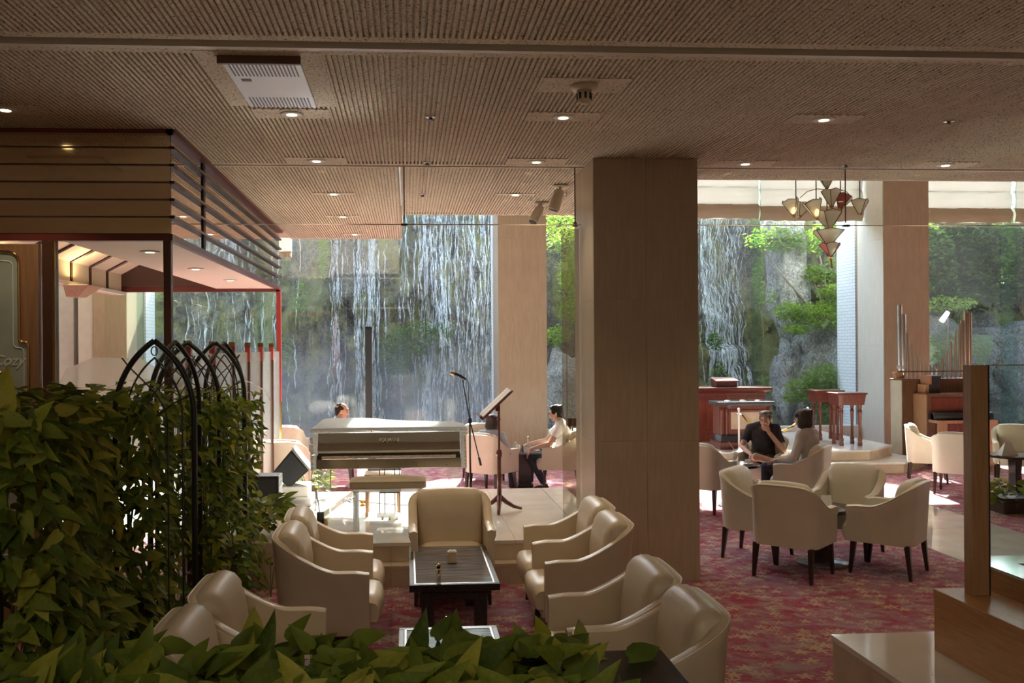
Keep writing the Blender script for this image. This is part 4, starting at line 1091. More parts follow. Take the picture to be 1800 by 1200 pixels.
base = Vector((-.40, 3.08, .5))
t = thing('front_planter', 'long dark planter trough overflowing with pothos along the bottom of the view', 'planter', base)
MB().box(-1.5, 1.33, -.34, -.30, 0, .42).box(-1.5, 1.33, .27, .31, 0, .42).box(-1.5, -1.46, -.30, .27, 0, .42).box(1.29, 1.33, -.30, .27, 0, .42).build('trough', M['planter'], t, bevel=.006)
MB().box(1.0, 1.36, -.36, .335, .42, .445).box(-1.52, 1.0, .255, .335, .42, .445).box(-1.52, 1.0, -.36, -.28, .42, .445).build('rim', M['black_wood'], t, bevel=.005)
MB().box(-1.46, 1.29, -.30, .27, .34, .36).build('soil', M['soil'], t)
sp = []
for _ in range(760):
    x = U(-1.5, 1.06); a = U(-1.2, 1.2) if R() < .6 else U(0, 6.3); y = U(-.36, .36)
    el = U(-.3, .3) if R() < .4 else (U(.1, .9) if R() < .65 else U(.9, 2.4))
    zt = .415 + .07*(1 - (x/1.9)**2) + .05*fbm(x*2.5, y*2, 3)
    p = base + Vector((x, y, zt + U(-.12, .03)))
    sp.append((p, Vector((math.cos(a), math.sin(a)*.8, el)), Vector((U(-.6, .6), U(-1.3, -.2), U(.3, 1))), U(.10, .17)))
for (x, y, z, tip, s) in ((-.74, .30, .44, (.1, .1, 1), .13), (.08, .32, .43, (1, .1, .55), .20), (.10, .30, .42, (-.25, 0, 1), .13), (.86, .33, .43, (-.4, .1, .8), .14), (.27, .33, .42, (.9, .1, .35), .15), (1.2, .2, .46, (.9, .25, .15), .15), (.98, .3, .46, (.7, .1, .4), .12), (-1.28, .1, .48, (.15, 0, 1), .16)):
    sp.append((base+Vector((x, y, z)), Vector(tip), Vector((U(-.5, .1), -1, .3)), s))
leaf_place(sp, t, base, 300)
mb = MB()
for i in range(60):
    x = U(-1.4, 1.15); y = U(-.26, .24)
    mb.tube([(x, y, .36), (x+U(-.06, .06), y+U(-.05, .05), .48)], .004, 4)
o = mb.build('stem', M['stem'], t); o['kind'] = 'stuff'
# one big upright leaf shoots up from the hedge at the door
def small_plant(label, base, rx, ry, z0, z1, n, s, name='pothos_plant', box=None, lime=True):
    t = thing(name, label, 'plant', base)
    b = Vector(base); sp = []
    mb = MB()
    for i in range(n):
        a = U(0, 6.3); k = R()**.5
        p = b + Vector((rx*k*math.cos(a), ry*k*math.sin(a), U(z0, z1)))
        sp.append((p, Vector((math.cos(a), math.sin(a), U(-.4, .9))), Vector((U(-.5, .5), -.5, 1)), U(*s)))
        if i % 3 == 0: mb.tube([(0, 0, 0), tuple((p-b)*.55+Vector((0, 0, .04))), tuple(p-b)], .004, 4)
    mb.build('stem', M['stem'], t)
    if box: MB().taper((0, 0, box[1]), (box[0]*.8, box[0]*.8), (0, 0, box[2]), (box[0], box[0])).build('pot', M['planter'], t, bevel=.005)
    leaf_place(sp, t, b, 300); return t
small_plant('bright pothos growing on the low stone wall at the foot of the stage', (-1.37, 8.44, .402), .27, .27, .09, .34, 150, (.08, .14))
small_plant('sunlit pothos behind the stage beside the speakers', (-1.15, 10.75, .357), .24, .2, .08, .42, 80, (.07, .12), box=(.22, 0, .16))
small_plant('low pothos in a trough by the aisle, seen through the glass', (7.45, 10.85, .001), .42, .2, .12, .36, 110, (.09, .15), box=(.36, 0, .2))
small_plant('small pothos shoot on the carpet at the end of the ivy bank', (-1.16, 7.78, .001), .09, .08, .06, .34, 7, (.06, .09))

def trellis(label, x, y, rz, w=.225, zs=1.72, za=2.15):
    t = thing('arch_trellis', label, 'trellis', (x, y, 0), rz, 'gothic arch trellises in the ivy')
    def arc(hw, z0, z1, n=12, side=1):
        # pointed arch side: circle through springing (hw, z0) and apex (0, z1)
        h = z1-z0; r = (hw*hw+h*h)/(2*hw); cx = hw-r
        pts = []
        a1 = math.atan2(h, -cx)
        for i in range(n+1):
            a = a1*i/n; pts.append((side*(cx+r*math.cos(a)), 0, z0+r*math.sin(a)))
        return pts
    for s in (-1, 1):
        MB().tube([(s*w, 0, .30)] + arc(w, zs, za, 12, s), .017, 8).build('frame', M['iron'], t, smooth=True)
        MB().tube([(s*w*.70, 0, .30)] + arc(w*.70, zs, za-.10, 10, s), .006, 5).build('inner_arch', M['iron'], t)
        MB().tube([(s*w*.33, 0, .30)] + [(s*w*.33 - s*(w*1.15)*sstep(0, 1, k/8)*k/8, 0, zs-.1+.43*k/8) for k in range(9)], .005, 5).build('lancet', M['iron'], t)
        MB().tube([(s*w*.97, 0, zs+.12), (s*w*.45, 0, zs+.06), (0, 0, zs-.02)], .005, 5).build('brace', M['iron'], t)
    MB().tube([(.018*math.cos(a), 0, za-.06+.026*math.sin(a)) for a in [2*PI*k/12 for k in range(13)]], .004, 5).build('ring', M['iron'], t)
    return t
trellis('black pointed-arch trellis facing us, nearest and widest', -1.47, 5.42, 0)
trellis('black pointed-arch trellis turned edge-on, just behind the nearest arch', -1.58, 6.34, math.radians(62), .24)
trellis('black pointed-arch trellis in the middle of the five arches', -1.64, 6.95, math.radians(8))
trellis('black pointed-arch trellis facing us, farthest back', -1.56, 7.55, math.radians(6), .23)
trellis('black pointed-arch trellis turned edge-on at the far end of the ivy', -1.56, 7.92, math.radians(55), .22)

# ------------------------------------------------------------------ piano and the stage
SZ = .357
pn = thing('grand_piano', 'clear acrylic grand piano on the marble stage, lid closed', 'piano', (-.18, 8.86, SZ))
plan = [(-.755, .24), (-.755, 1.38), (-.73, 1.50), (-.64, 1.58), (-.50, 1.60), (-.32, 1.56), (-.18, 1.44), (-.04, 1.26), (.14, 1.10), (.38, 1.0), (.60, .90), (.71, .76), (.755, .58), (.755, .24)]
def ribbon(poly, z0, z1, th=.03):
    m = MB(); n = len(poly); vs = []
    P2 = [Vector(p) for p in poly]
    for i, p in enumerate(P2):
        t_ = (P2[min(i+1, n-1)]-P2[max(i-1, 0)]).normalized(); nn_ = Vector((t_.y, -t_.x))
        a, b = p, p + nn_*th
        vs += [(a.x, a.y, z0), (a.x, a.y, z1), (b.x, b.y, z1), (b.x, b.y, z0)]
    fs = [(i*4+k, i*4+(k+1) % 4, (i+1)*4+(k+1) % 4, (i+1)*4+k) for i in range(n-1) for k in range(4)]
    fs += [(3, 2, 1, 0), tuple((n-1)*4+k for k in range(4))]
    return m.add(vs, fs)
rim_o = ribbon(plan, .60, .905).build('rim', M['acryl'], pn, fixn=True, auto=.8)
ribbon(plan, .905, .912, .032).build('rim_edge', M['acryl_edge'], rim_o, fixn=True)
lidp = [(x*1.012, y + (.01 if y > .3 else 0)) for x, y in plan]
lidp = [(-.765, .235)] + lidp[1:-1] + [(.765, .235)]
lid_o = MB().prism(lidp, .925, .945).build('lid', M['acryl_lid'], pn, fixn=True)
ribbon(lidp + [lidp[0]], .922, .948, .008).build('lid_edge', M['acryl_edge'], lid_o, fixn=True)
MB().box(-.765, .765, .045, .230, .925, .943).build('front_lid', M['acryl_lid'], pn)
for k in range(9):
    MB().cbox((-.68+.17*k, .045, .934), (.010, .010, .026)).build('lid_hinge', M['silver_edge'], lid_o)
MB().prism([(x*.93, .27+(y-.24)*.95) for x, y in plan], .70, .72).build('soundboard', M['acryl_lid'], pn, fixn=True)
MB().prism([(x*.90, .30+(y-.24)*.92) for x, y in plan], .80, .812).build('iron_frame', pbr('gilt_frame', (.62, .56, .44), (.70, .64, .52), rough=.35, metal=.3), pn, fixn=True)
MB().box(-.66, .66, .25, .27, .80, .90).build('action_rail', M['acryl_edge'], pn)
MB().box(-.745, .745, .02, .30, .572, .612).build('keybed', M['acryl'], pn)
for s in (-1, 1):
    xs = sorted((s*.755, s*.700))
    MB().add([(xs[a], y, z) for a in (0, 1) for y, z in ((0, .565), (0, .74), (.05, .80), (.10, .905), (.30, .915), (.30, .565))],
             [(0, 1, 2, 3, 4, 5), (11, 10, 9, 8, 7, 6)] + [(i, 6+i, 6+(i+1) % 6, (i+1) % 6) for i in range(6)]).build('cheek', M['acryl_lid'], pn, fixn=True)
    e = MB()
    for k in range(9):
        e.cbox((s*.742, -.004, .59+.035*k), (.022, .012, .026))
    e.build('cheek_bead', M['acryl_edge'], pn)
fb_o = MB().add([(x, y, z) for x in (-.695, .695) for y, z in ((.07, .745), (.17, .905), (.19, .905), (.09, .735))],
         [(0, 1, 2, 3), (7, 6, 5, 4)] + [(i, 4+i, 4+(i+1) % 4, (i+1) % 4) for i in range(4)]).build('fallboard', M['fallboard'], pn, fixn=True)
MB().box(-.695, .695, .05, .09, .722, .742).build('fallboard_rail', M['acryl_edge'], pn)
MB().box(-.69, .69, .085, .17, .69, .72).build('key_felt', M['wood_brown'], pn)
kw = MB(); kb = MB()
wk = MB().box(-.0115, .0115, 0, .15, 0, .02).mesh('white_key')
for k in range(52): link('white_key', wk, M['key_white'], pn, loc=(-.637+.025*k, .012, .672))
for k in range(51):
    if k % 7 not in (1, 4): kb.box(-.6295+.025*k, -.6195+.025*k, .06, .15, .692, .704)
o = kb.build('black_key', M['black'], pn); o['kind'] = 'stuff'
for s in (-1, 1): MB().cbox((s*.672, .07, .68), (.045, .12, .05)).build('key_block', M['black'], pn, bevel=.004)
ks_o = MB().box(-.70, .70, -.006, .010, .575, .668).build('keyslip', M['keyslip'], pn, bevel=.003)
for x in (-.30, .27, .56): MB().lathe([(.006, 0), (.006, .005), (0, .005)], n=8).build('slip_screw', M['black'], ks_o, loc=(x, -.006, .60), rot=(PI/2, 0, 0))
text('KAWAI', .060, M['white_plastic'], fb_o, (.0, .098, .822), (math.radians(58), 0, 0), extrude=.0008)
for (x, y) in ((-.64, .20), (.64, .20), (-.32, 1.30)):
    lg_o = MB().taper((x, y, .06), (.10, .10), (x, y, .575), (.13, .13)).build('leg', M['acryl'], pn, bevel=.008)
    MB().lathe([(.03, 0), (.035, .02), (.03, .045), (.015, .065), (0, .065)], (x, y, 0), 10).build('caster', M['brass'], lg_o, smooth=True)
MB().box(-.10, .10, .20, .30, .30, .36).build('lyre_box', M['grille'], pn, bevel=.005)
for x in (-.10, -.05, .05, .10): MB().tube([(x, .24, .09), (x, .24, .575)], .006, 6).build('lyre_rod', M['chrome'], pn)
lf_o = MB().box(-.13, .13, .19, .31, .06, .09).build('lyre_foot', M['acryl_lid'], pn)
for x in (-.07, 0, .07): MB().box(x-.012, x+.012, .05, .20, .062, .07).build('pedal', M['brass'], lf_o, bevel=.003)

st = thing('piano_bench', 'padded beige piano bench with clear acrylic legs', 'bench', (-.185, 8.60, SZ))
mb = MB(); nu, nv = 17, 9
def top_(i, j):
    u, v = -1+2*i/(nu-1), -1+2*j/(nv-1)
    tuft = sum(.018*math.exp(-((u-a)**2*60+(v-b)**2*10)) for a in (-.6, -.2, .2, .6) for b in (-.4, .4))
    return (u*.355, v*.165, .505 + .035*(1-abs(u)**5)*(1-abs(v)**4) - tuft)
mb.grid(top_, nu, nv)
MB().box(-.355, .355, -.165, .165, .435, .508).build('seat_pad_side', M['stool_skin'], st, bevel=.02)
mb.build('seat_pad', M['stool_skin'], st, smooth=True)
MB().box(-.32, .32, -.14, .14, .405, .437).build('seat_frame', M['acryl_lid'], st)
for sx in (-1, 1):
    for sy in (-1, 1):
        MB().tube([(sx*.30, sy*.125, 0), (sx*.30, sy*.125, .41)], .022, 12).build('leg', M['acryl_lid'], st, smooth=True)
ws = thing('wooden_stool', 'light wooden stool tucked under the piano', 'stool', (-.26, 9.62, SZ))
MB().box(-.19, .19, -.16, .16, .40, .43).build('seat', M['wood_tan'], ws, bevel=.008)
for sx in (-1, 1):
    for sy in (-1, 1): MB().taper((sx*.165, sy*.135, 0), (.03, .03), (sx*.16, sy*.13, .40), (.042, .042)).build('leg', M['wood_tan'], ws)
MB().box(-.15, .15, -.145, -.12, .32, .40).build('apron', M['wood_tan'], ws)

# microphone on boom stand
ms = thing('microphone_stand', 'black boom microphone stand at the treble end of the piano', 'stand', (.66, 9.62, SZ))
MB().lathe([(.12, 0), (.12, .015), (.03, .03), (0, .03)], n=20).build('base', M['black'], ms, smooth=True, auto=.7)
MB().tube([(0, 0, .02), (0, 0, .98)], .010, 8).build('pole', M['black'], ms)
MB().tube([(-.075, -.01, 1.40), (-.03, -.01, 1.14), (.0, -.01, .97), (.11, -.01, .50)], .007, 6).build('boom', M['black'], ms)
MB().tube([(.093, -.01, .575), (.113, -.01, .49)], .013, 8).build('counterweight', M['black'], ms)
MB().lathe([(.02, -.02), (.024, 0), (.02, .03), (0, .03)], (0, -.005, .96), 10).build('clutch', M['black'], ms)
mic_ = MB().tube([(-.155, -.01, 1.462), (-.12, -.01, 1.45), (-.04, -.01, 1.405)], [.021, .017, .013], 10).build('microphone', M['black'], ms, smooth=True)
MB().ell((-.178, -.01, 1.470), (.028, .024, .024)).build('microphone_head', M['brass'], mic_, smooth=True)
MB().tube([(-.04, -.01, 1.405), (-.01, -.015, 1.37), (-.015, -.02, 1.2), (.005, -.02, 1.0), (.0, -.02, .8), (.012, 0, .3), (.03, -.02, .01)], .004, 5).build('cable', M['black'], ms)
# music stand
mu = thing('music_stand', 'reddish wooden music stand holding sheet music', 'stand', (.965, 9.58, SZ))
MB().tube([(0, 0, .08), (0, 0, .60)], [.026, .021], 10).build('post', M['wood_red'], mu, smooth=True)
MB().lathe([(.030, .58), (.034, .62), (.026, .66), (0, .66)], n=12).build('collar', M['wood_red'], mu, smooth=True)
MB().tube([(0, 0, .62), (0, 0, 1.13)], .012, 8).build('rod', M['red_steel'], mu)
for a in (15, 165, 262):
    c, s_ = math.cos(math.radians(a)), math.sin(math.radians(a))
    MB().tube([(0, 0, .17), (.07*c, .07*s_, .105), (.16*c, .16*s_, .05), (.25*c, .25*s_, .022)], [.026, .026, .020, .016], 8).build('foot', M['wood_red'], mu, smooth=True)
dk = MB(); ang = math.radians(43)
def rotp(u, v, w): return (-.045 + u*math.cos(ang) - w*math.sin(ang), v, 1.12 + u*math.sin(ang) + w*math.cos(ang))
def desk(u0, u1, v0, v1, w0, w1): return [rotp(u, v, w) for w in (w0, w1) for u, v in ((u0, v0), (u1, v0), (u1, v1), (u0, v1))]
q = desk(-.20, .24, -.24, .24, 0, .018); MB().hexa(q[:4], q[4:]).build('desk', M['wood_red'], mu, bevel=.004)
q = desk(-.20, -.175, -.24, .24, .018, .05); MB().hexa(q[:4], q[4:]).build('ledge', M['wood_red'], mu)
q = desk(-.17, .23, -.22, .00, .020, .026); MB().hexa(q[:4], q[4:]).build('sheet_music', M['paper'], mu)
q = desk(-.17, .235, .01, .22, .020, .028); MB().hexa(q[:4], q[4:]).build('sheet_music', M['paper'], mu)
MB().cbox((-.015, 0, 1.10), (.05, .10, .07)).build('bracket', M['wood_red'], mu, bevel=.008)
# tall slim column speaker
t = thing('column_speaker', 'tall slim black column speaker behind the piano', 'speaker', (-.50, 12.0, 0))
MB().box(-.043, .043, -.05, .05, .03, 2.38).build('body', M['black'], t, bevel=.006)
MB().box(-.036, .036, -.055, -.05, .2, 2.34).build('grille', M['grille'], t)
MB().box(-.13, .13, -.13, .13, 0, .03).build('base_plate', M['black'], t, bevel=.004)
# amplifier, wedge monitor, mixer stack on the left of the stage
t = thing('amplifier', 'black upright amplifier cabinet at the left of the stage', 'amplifier', (-1.47, 9.62, SZ))
MB().box(-.14, .14, -.14, .14, .015, .43).build('cabinet', M['black'], t, bevel=.008)
MB().box(-.115, .115, -.146, -.14, .05, .40).build('grille', M['grille'], t)
MB().box(.135, .146, -.13, .13, .02, .425).build('sunlit_edge', M['silver_edge'], t)  # silver strip paints in the sun on the cabinet's right edge
for x in (-.1, .1):
    for y in (-.1, .1): MB().lathe([(.015, 0), (.015, .016), (0, .016)], (x, y, 0), 8).build('foot', M['black'], t)
for y in (-.06, 0, .06): MB().cbox((.148, y, .34), (.008, .03, .05)).build('control', M['silver_edge'], t)
t = thing('equipment_case', 'white equipment case under the tilted monitor speaker', 'case', (-1.30, 10.35, SZ))
MB().box(-.22, .24, -.20, .20, 0, .10).build('case_base', M['white_plastic'], t, bevel=.01)
MB().box(-.20, .20, -.18, .18, .10, .22).build('case_lid', M['paper'], t, bevel=.01)
MB().box(-.21, .22, -.205, -.2, .03, .07).build('latch_strip', M['silver_edge'], t)
t = thing('monitor_speaker', 'dark wedge monitor speaker tipped on its corner', 'speaker', (-1.30, 10.30, SZ+.222))
wv = [(-.20, .10), (.02, .0), (.22, .14), (-.00, .42)]
def wedge(y0, y1, poly): 
    n = len(poly); return MB().add([(x, y0, z) for x, z in poly]+[(x, y1, z) for x, z in poly], [tuple(range(n)), tuple(range(2*n-1, n-1, -1))]+[(i, n+i, n+(i+1) % n, (i+1) % n) for i in range(n)])
wp = [(-.20, .14), (-.03, .0), (.02, .0), (.21, .17), (.02, .40)]
wedge(-.14, .16, wp).build('cabinet', M['black'], t, fixn=True, bevel=.006)
wedge(-.150, -.14, [(x*.9, .02+z*.88) for x, z in wp]).build('grille', M['grille'], t, fixn=True)
e0 = [(.21, .17), (.225, .185), (.03, .425), (.02, .40)]
wedge(-.145, .16, e0).build('sunlit_edge', M['silver_edge'], t, fixn=True)  # silver strip stands in for sunlight along the upper right edge
t = thing('cable_coil', 'loose black cables on the stage floor under the piano', 'cable', (-.62, 10.3, SZ))
mb = MB()
for k in range(3):
    mb.tube([(.10*math.cos(a)*(1+.2*math.sin(3*a+k))+.02*k, .07*math.sin(a), .012+.012*k+.02*abs(math.sin(2*a+k))) for a in [2*PI*i/20 for i in range(21)]], .005, 5)
mb.tube([(.1, 0, .01), (.5, -.2, .006), (1.0, -.35, .006), (1.25, -.35, .006)], .005, 5)
mb.build('cable', M['black'], t, smooth=True)
t = thing('extension_lead', 'dark power lead end with a black socket by the piano leg', 'cable', (-.86, 9.05, SZ))
MB().tube([(0, 0, .06), (-.04, .1, .25), (-.06, .25, .30), (-.10, .5, .05), (-.15, .9, .006)], .005, 5).build('lead', M['black'], t, smooth=True)
MB().box(-.035, .035, -.03, .03, 0, .13).build('socket', M['black'], t, bevel=.006)
small = thing('speaker_box', 'black speaker box on the carpet behind the piano legs', 'speaker', (-.28, 11.75, 0))
MB().box(-.2, .2, -.15, .15, .02, .62).build('cabinet', M['black'], small, bevel=.008)
MB().box(-.17, .17, -.156, -.15, .06, .58).build('grille', M['grille'], small)
MB().box(-.16, .16, -.12, .12, 0, .02).build('foot', M['black'], small)

# ------------------------------------------------------------------ altar platform furniture
PZ = .351
t = thing('altar_counter', 'long reddish panelled counter at the back of the platform', 'counter', (5.75, 16.45, PZ))
MB().box(-.80, .78, -.22, .26, 0, .88).build('body', M['wood_red'], t)
MB().box(-.88, .88, -.32, .34, .925, .985).build('top', M['wood_red'], t, bevel=.012)
MB().hexa([(-.80, -.22, .88), (.78, -.22, .88), (.78, .26, .88), (-.80, .26, .88)], [(-.86, -.30, .925), (.86, -.30, .925), (.86, .32, .925), (-.86, .32, .925)]).build('cornice', M['wood_red'], t)
for k in range(4):
    x = -.72+.385*k
    MB().box(x, x+.33, -.235, -.22, .25, .82).box(x+.03, x+.30, -.245, -.235, .29, .78).build('panel', M['wood_red'], t, bevel=.004)
MB().box(-.82, .80, -.24, .28, 0, .18).build('plinth', M['wood_red'], t, bevel=.006)
t = thing('lectern_box', 'small sloped wooden reading desk on the long counter', 'lectern', (5.83, 16.42, PZ+.986))
MB().hexa([(-.19, -.15, 0), (.19, -.15, 0), (.19, .15, 0), (-.19, .15, 0)], [(-.19, -.15, .10), (.19, -.15, .10), (.19, .15, .15), (-.19, .15, .15)]).build('body', M['wood_red'], t, bevel=.004)
MB().hexa([(-.215, -.18, .098), (.215, -.18, .098), (.215, .17, .152), (-.215, .17, .152)], [(-.215, -.18, .118), (.215, -.18, .118), (.215, .17, .172), (-.215, .17, .172)]).build('top', M['wood_red'], t)
t = thing('altar_table', 'red wood altar with black stone slab top and veined stone panel', 'altar', (5.70, 15.18, PZ))
MB().box(-.44, .43, -.13, .20, .24, .70).build('body', M['wood_red'], t)
MB().box(-.50, .50, -.20, .26, .735, .80).build('stone_top', M['granite'], t, bevel=.012)
MB().box(-.46, .45, -.15, .22, .70, .735).build('cornice', M['wood_red'], t)
MB().box(-.25, .30, -.139, -.13, .33, .62).build('stone_panel', M['onyx'], t)
fr = MB(); fr.box(-.30, .35, -.15, -.13, .62, .66).box(-.30, .35, -.15, -.13, .29, .33).box(-.30, -.25, -.15, -.13, .33, .62).box(.30, .35, -.15, -.13, .33, .62)
fr.build('panel_frame', M['wood_red'], t, bevel=.004)
for x in (-.42, -.33, .40): MB().lathe([(.028, .22), (.022, .27), (.020, .64), (.028, .70), (0, .70)], (x, -.155, 0), 12).build('column', M['wood_red'], t, smooth=True)
MB().box(-.44, .46, -.20, .24, .12, .235).build('plinth', M['granite'], t, bevel=.004)
MB().box(-.47, .50, -.23, .28, 0, .12).build('base', M['wood_red'], t, bevel=.005)
for i, x in enumerate((-.25, .02, .28)):
    o = MB().lathe([(.05, 0), (.055, .006), (.02, .010), (0, .010)], n=14).build('dish', M['silver_edge'], None, smooth=True, loc=(5.70+x, 15.2, PZ+.801))
    tag(o, 'small shallow dish on the black altar slab, ' + ('the one nearest the pillar', 'the middle one', 'the one nearest the seated man')[i], 'dish', 'dishes on the altar')
def stand(label, x, y):
    t = thing('pedestal_stand', label, 'stand', (x, y, PZ), 0, 'turned-leg stands')
    MB().box(-.27, .27, -.22, .22, .885, .915).build('top', M['wood_red'], t, bevel=.006)
    MB().hexa([(-.225, -.175, .70), (.225, -.175, .70), (.225, .175, .70), (-.225, .175, .70)], [(-.25, -.20, .885), (.25, -.20, .885), (.25, .20, .885), (-.25, .20, .885)]).build('apron', M['wood_red'], t)
    for sx in (-1, 1):
        for sy in (-1, 1):
            MB().lathe([(.034, 0), (.040, .03), (.030, .07), (.040, .10), (.024, .14), (.022, .30), (.030, .56), (.036, .60), (.022, .625), (.034, .66), (.034, .705), (0, .705)], (sx*.165, sy*.14, 0), 12).build('leg', M['wood_red'], t, smooth=True, auto=.9)
stand('red wood stand on turned legs, nearer of the pair by the white reveal', 7.66, 15.42)
stand('red wood stand on turned legs, set back behind its twin', 7.70, 16.32)
for x, lab in ((5.50, 'slim white rope post in front of the altar'), (6.68, 'slim white rope post behind the woman in grey')):
    t = thing('rope_post', lab, 'post', (x, 14.80, PZ))
    MB().lathe([(.10, 0), (.10, .012), (.02, .03), (.016, .05), (.016, .66), (.024, .675), (.018, .70), (0, .71)], n=14).build('post', M['white_plastic'], t, smooth=True, auto=.8)
    MB().tube([(-.03, 0, .60), (.04, 0, .60)], .012, 8).build('hook', M['chrome'], t)
t = thing('barrier_rope', 'yellow and black twisted rope sagging between the two posts', 'rope', (5.55, 14.80, PZ))
for k, mt in ((0, 'rope_y'), (1, 'rope_b'), (2, 'rope_y')):
    pts = []
    for i in range(61):
        u = i/60; x = 1.09*u; z = .59 - .30*4*u*(1-u); a = u*34 + k*2*PI/3
        pts.append((x, .011*math.cos(a), z+.011*math.sin(a)))
    MB().tube(pts, .011, 6).build('strand', M[mt], t, smooth=True)

# ------------------------------------------------------------------ pipe organ
og = thing('pipe_organ', 'walnut pipe organ with metal pipes rising at both ends', 'organ', (8.72, 15.10, 0))
MB().box(0, 1.42, .42, .78, 0, 1.46).build('case', M['wood_brown'], og, bevel=.006)
MB().box(-.012, 0, .42, .78, 0, 1.48).build('case_side', pbr('sunlit_side', (.52, .47, .34), (.58, .53, .40), rough=.35), og)  # pale colour paints in the sun on the case's left face
MB().box(-.02, 1.44, .40, .80, 1.46, 1.485).build('case_top', M['wood_brown'], og, bevel=.005)
MB().box(.22, 1.30, .02, .42, 0, 1.22).build('console', M['wood_brown'], og, bevel=.006)
MB().box(.205, .22, .02, .42, 0, 1.225).build('console_side', M['wood_tan'], og)
MB().box(.20, 1.32, .0, .42, 1.22, 1.245).build('console_top', M['wood_brown'], og, bevel=.006)
MB().box(.30, 1.25, -.001, .02, .95, 1.17).build('music_panel', M['wood_red'], og)
MB().box(.24, 1.28, -.30, .02, .75, .80).build('key_shelf', M['wood_tan'], og, bevel=.006)
MB().tube([(.24, -.12, .86), (1.28, -.12, .86)], .07, 12).build('keyboard_cover', M['black'], og, smooth=True)
MB().box(.24, 1.28, -.13, .02, .80, .90).build('keyboard_back', M['black'], og)
MB().box(.24, .40, -.28, -.24, 0, .75).build('front_post', M['wood_tan'], og)
MB().box(1.14, 1.28, -.28, -.24, 0, .75).build('front_post', M['wood_tan'], og)
MB().box(.40, 1.14, -.04, .0, .2, .75).build('knee_panel', M['wood_red'], og)
for (x0, z0, w_, h_) in ((.27, 1.246, .27, .15), (.32, 1.397, .24, .15)):
    MB().box(x0, x0+.07, .16, .40, z0, z0+h_).build('riser_box', M['wood_tan'], og, bevel=.004)
    MB().box(x0+.07, x0+w_, .16, .40, z0, z0+h_).build('riser_box', M['black'], og, bevel=.004)
MB().box(.0, 1.42, .55, .57, 1.60, 1.62).build('pipe_rail', M['wood_brown'], og)
for (x, zt, r) in ((.06, 2.80, .045), (.125, 2.63, .052)):
    MB().lathe([(.018, 1.485), (r, 1.66), (r, zt-.25), (r, zt), (r*.8, zt), (r*.8, zt-.1), (0, zt-.1)], (x, .60, 0), 16).build('large_pipe', M['pipe_silver'], og, smooth=True, auto=.8)
    MB().lathe([(r+.004, 1.66), (r+.006, 1.69), (r+.004, 1.72)], (x, .60, 0), 16).build('pipe_band', M['silver_edge'], og)
MB().taper((-.0+.02, .60, 1.485), (.10, .10), (.02, .60, 1.60), (.14, .12)).build('pipe_foot_block', M['wood_tan'], og)
hs = [2.30, 2.16, 2.10, 2.02, 1.96, 1.90, 1.86, 1.82, 1.79, 1.76, 1.74, 1.72, 1.72, 1.74, 1.76, 1.80, 1.84, 1.88, 1.94, 2.00, 2.08, 2.14, 2.20, 2.34, 2.46]
for i, h_ in enumerate(hs):
    x = .20 + .040*i; r = .012 + .008*(h_-1.7)
    MB().lathe([(.006, 1.485), (r, 1.63), (r, h_), (r*.7, h_), (0, h_-.02)], (x, .58 + (.04 if i % 2 else 0), 0), 10).build('pipe', M['pipe_tin'], og, smooth=True, auto=.8)
for (x, h_, r) in ((1.22, 2.52, .03), (1.29, 2.70, .036), (1.365, 2.66, .036)):
    MB().lathe([(.01, 1.485), (r, 1.64), (r, h_), (r*.75, h_), (0, h_-.05)], (x, .60, 0), 14).build('large_pipe', M['pipe_tin'], og, smooth=True, auto=.8)
t = thing('stage_spotlight', 'bright white spotlight head beside the tall right-hand organ pipes', 'spotlight', (9.72, 15.76, 2.55))
MB().tube([(0, 0, -1.07), (0, 0, .02)], .010, 6).build('arm', M['silver_edge'], t)
MB().tube([(.0, 0, .12), (-.13, -.02, -.04)], [.04, .05], 12).build('lamp_head', emis('glowing_lamp_head', (.95, .93, 1.0), 1.1), t, smooth=True)  # head is given an even white emission

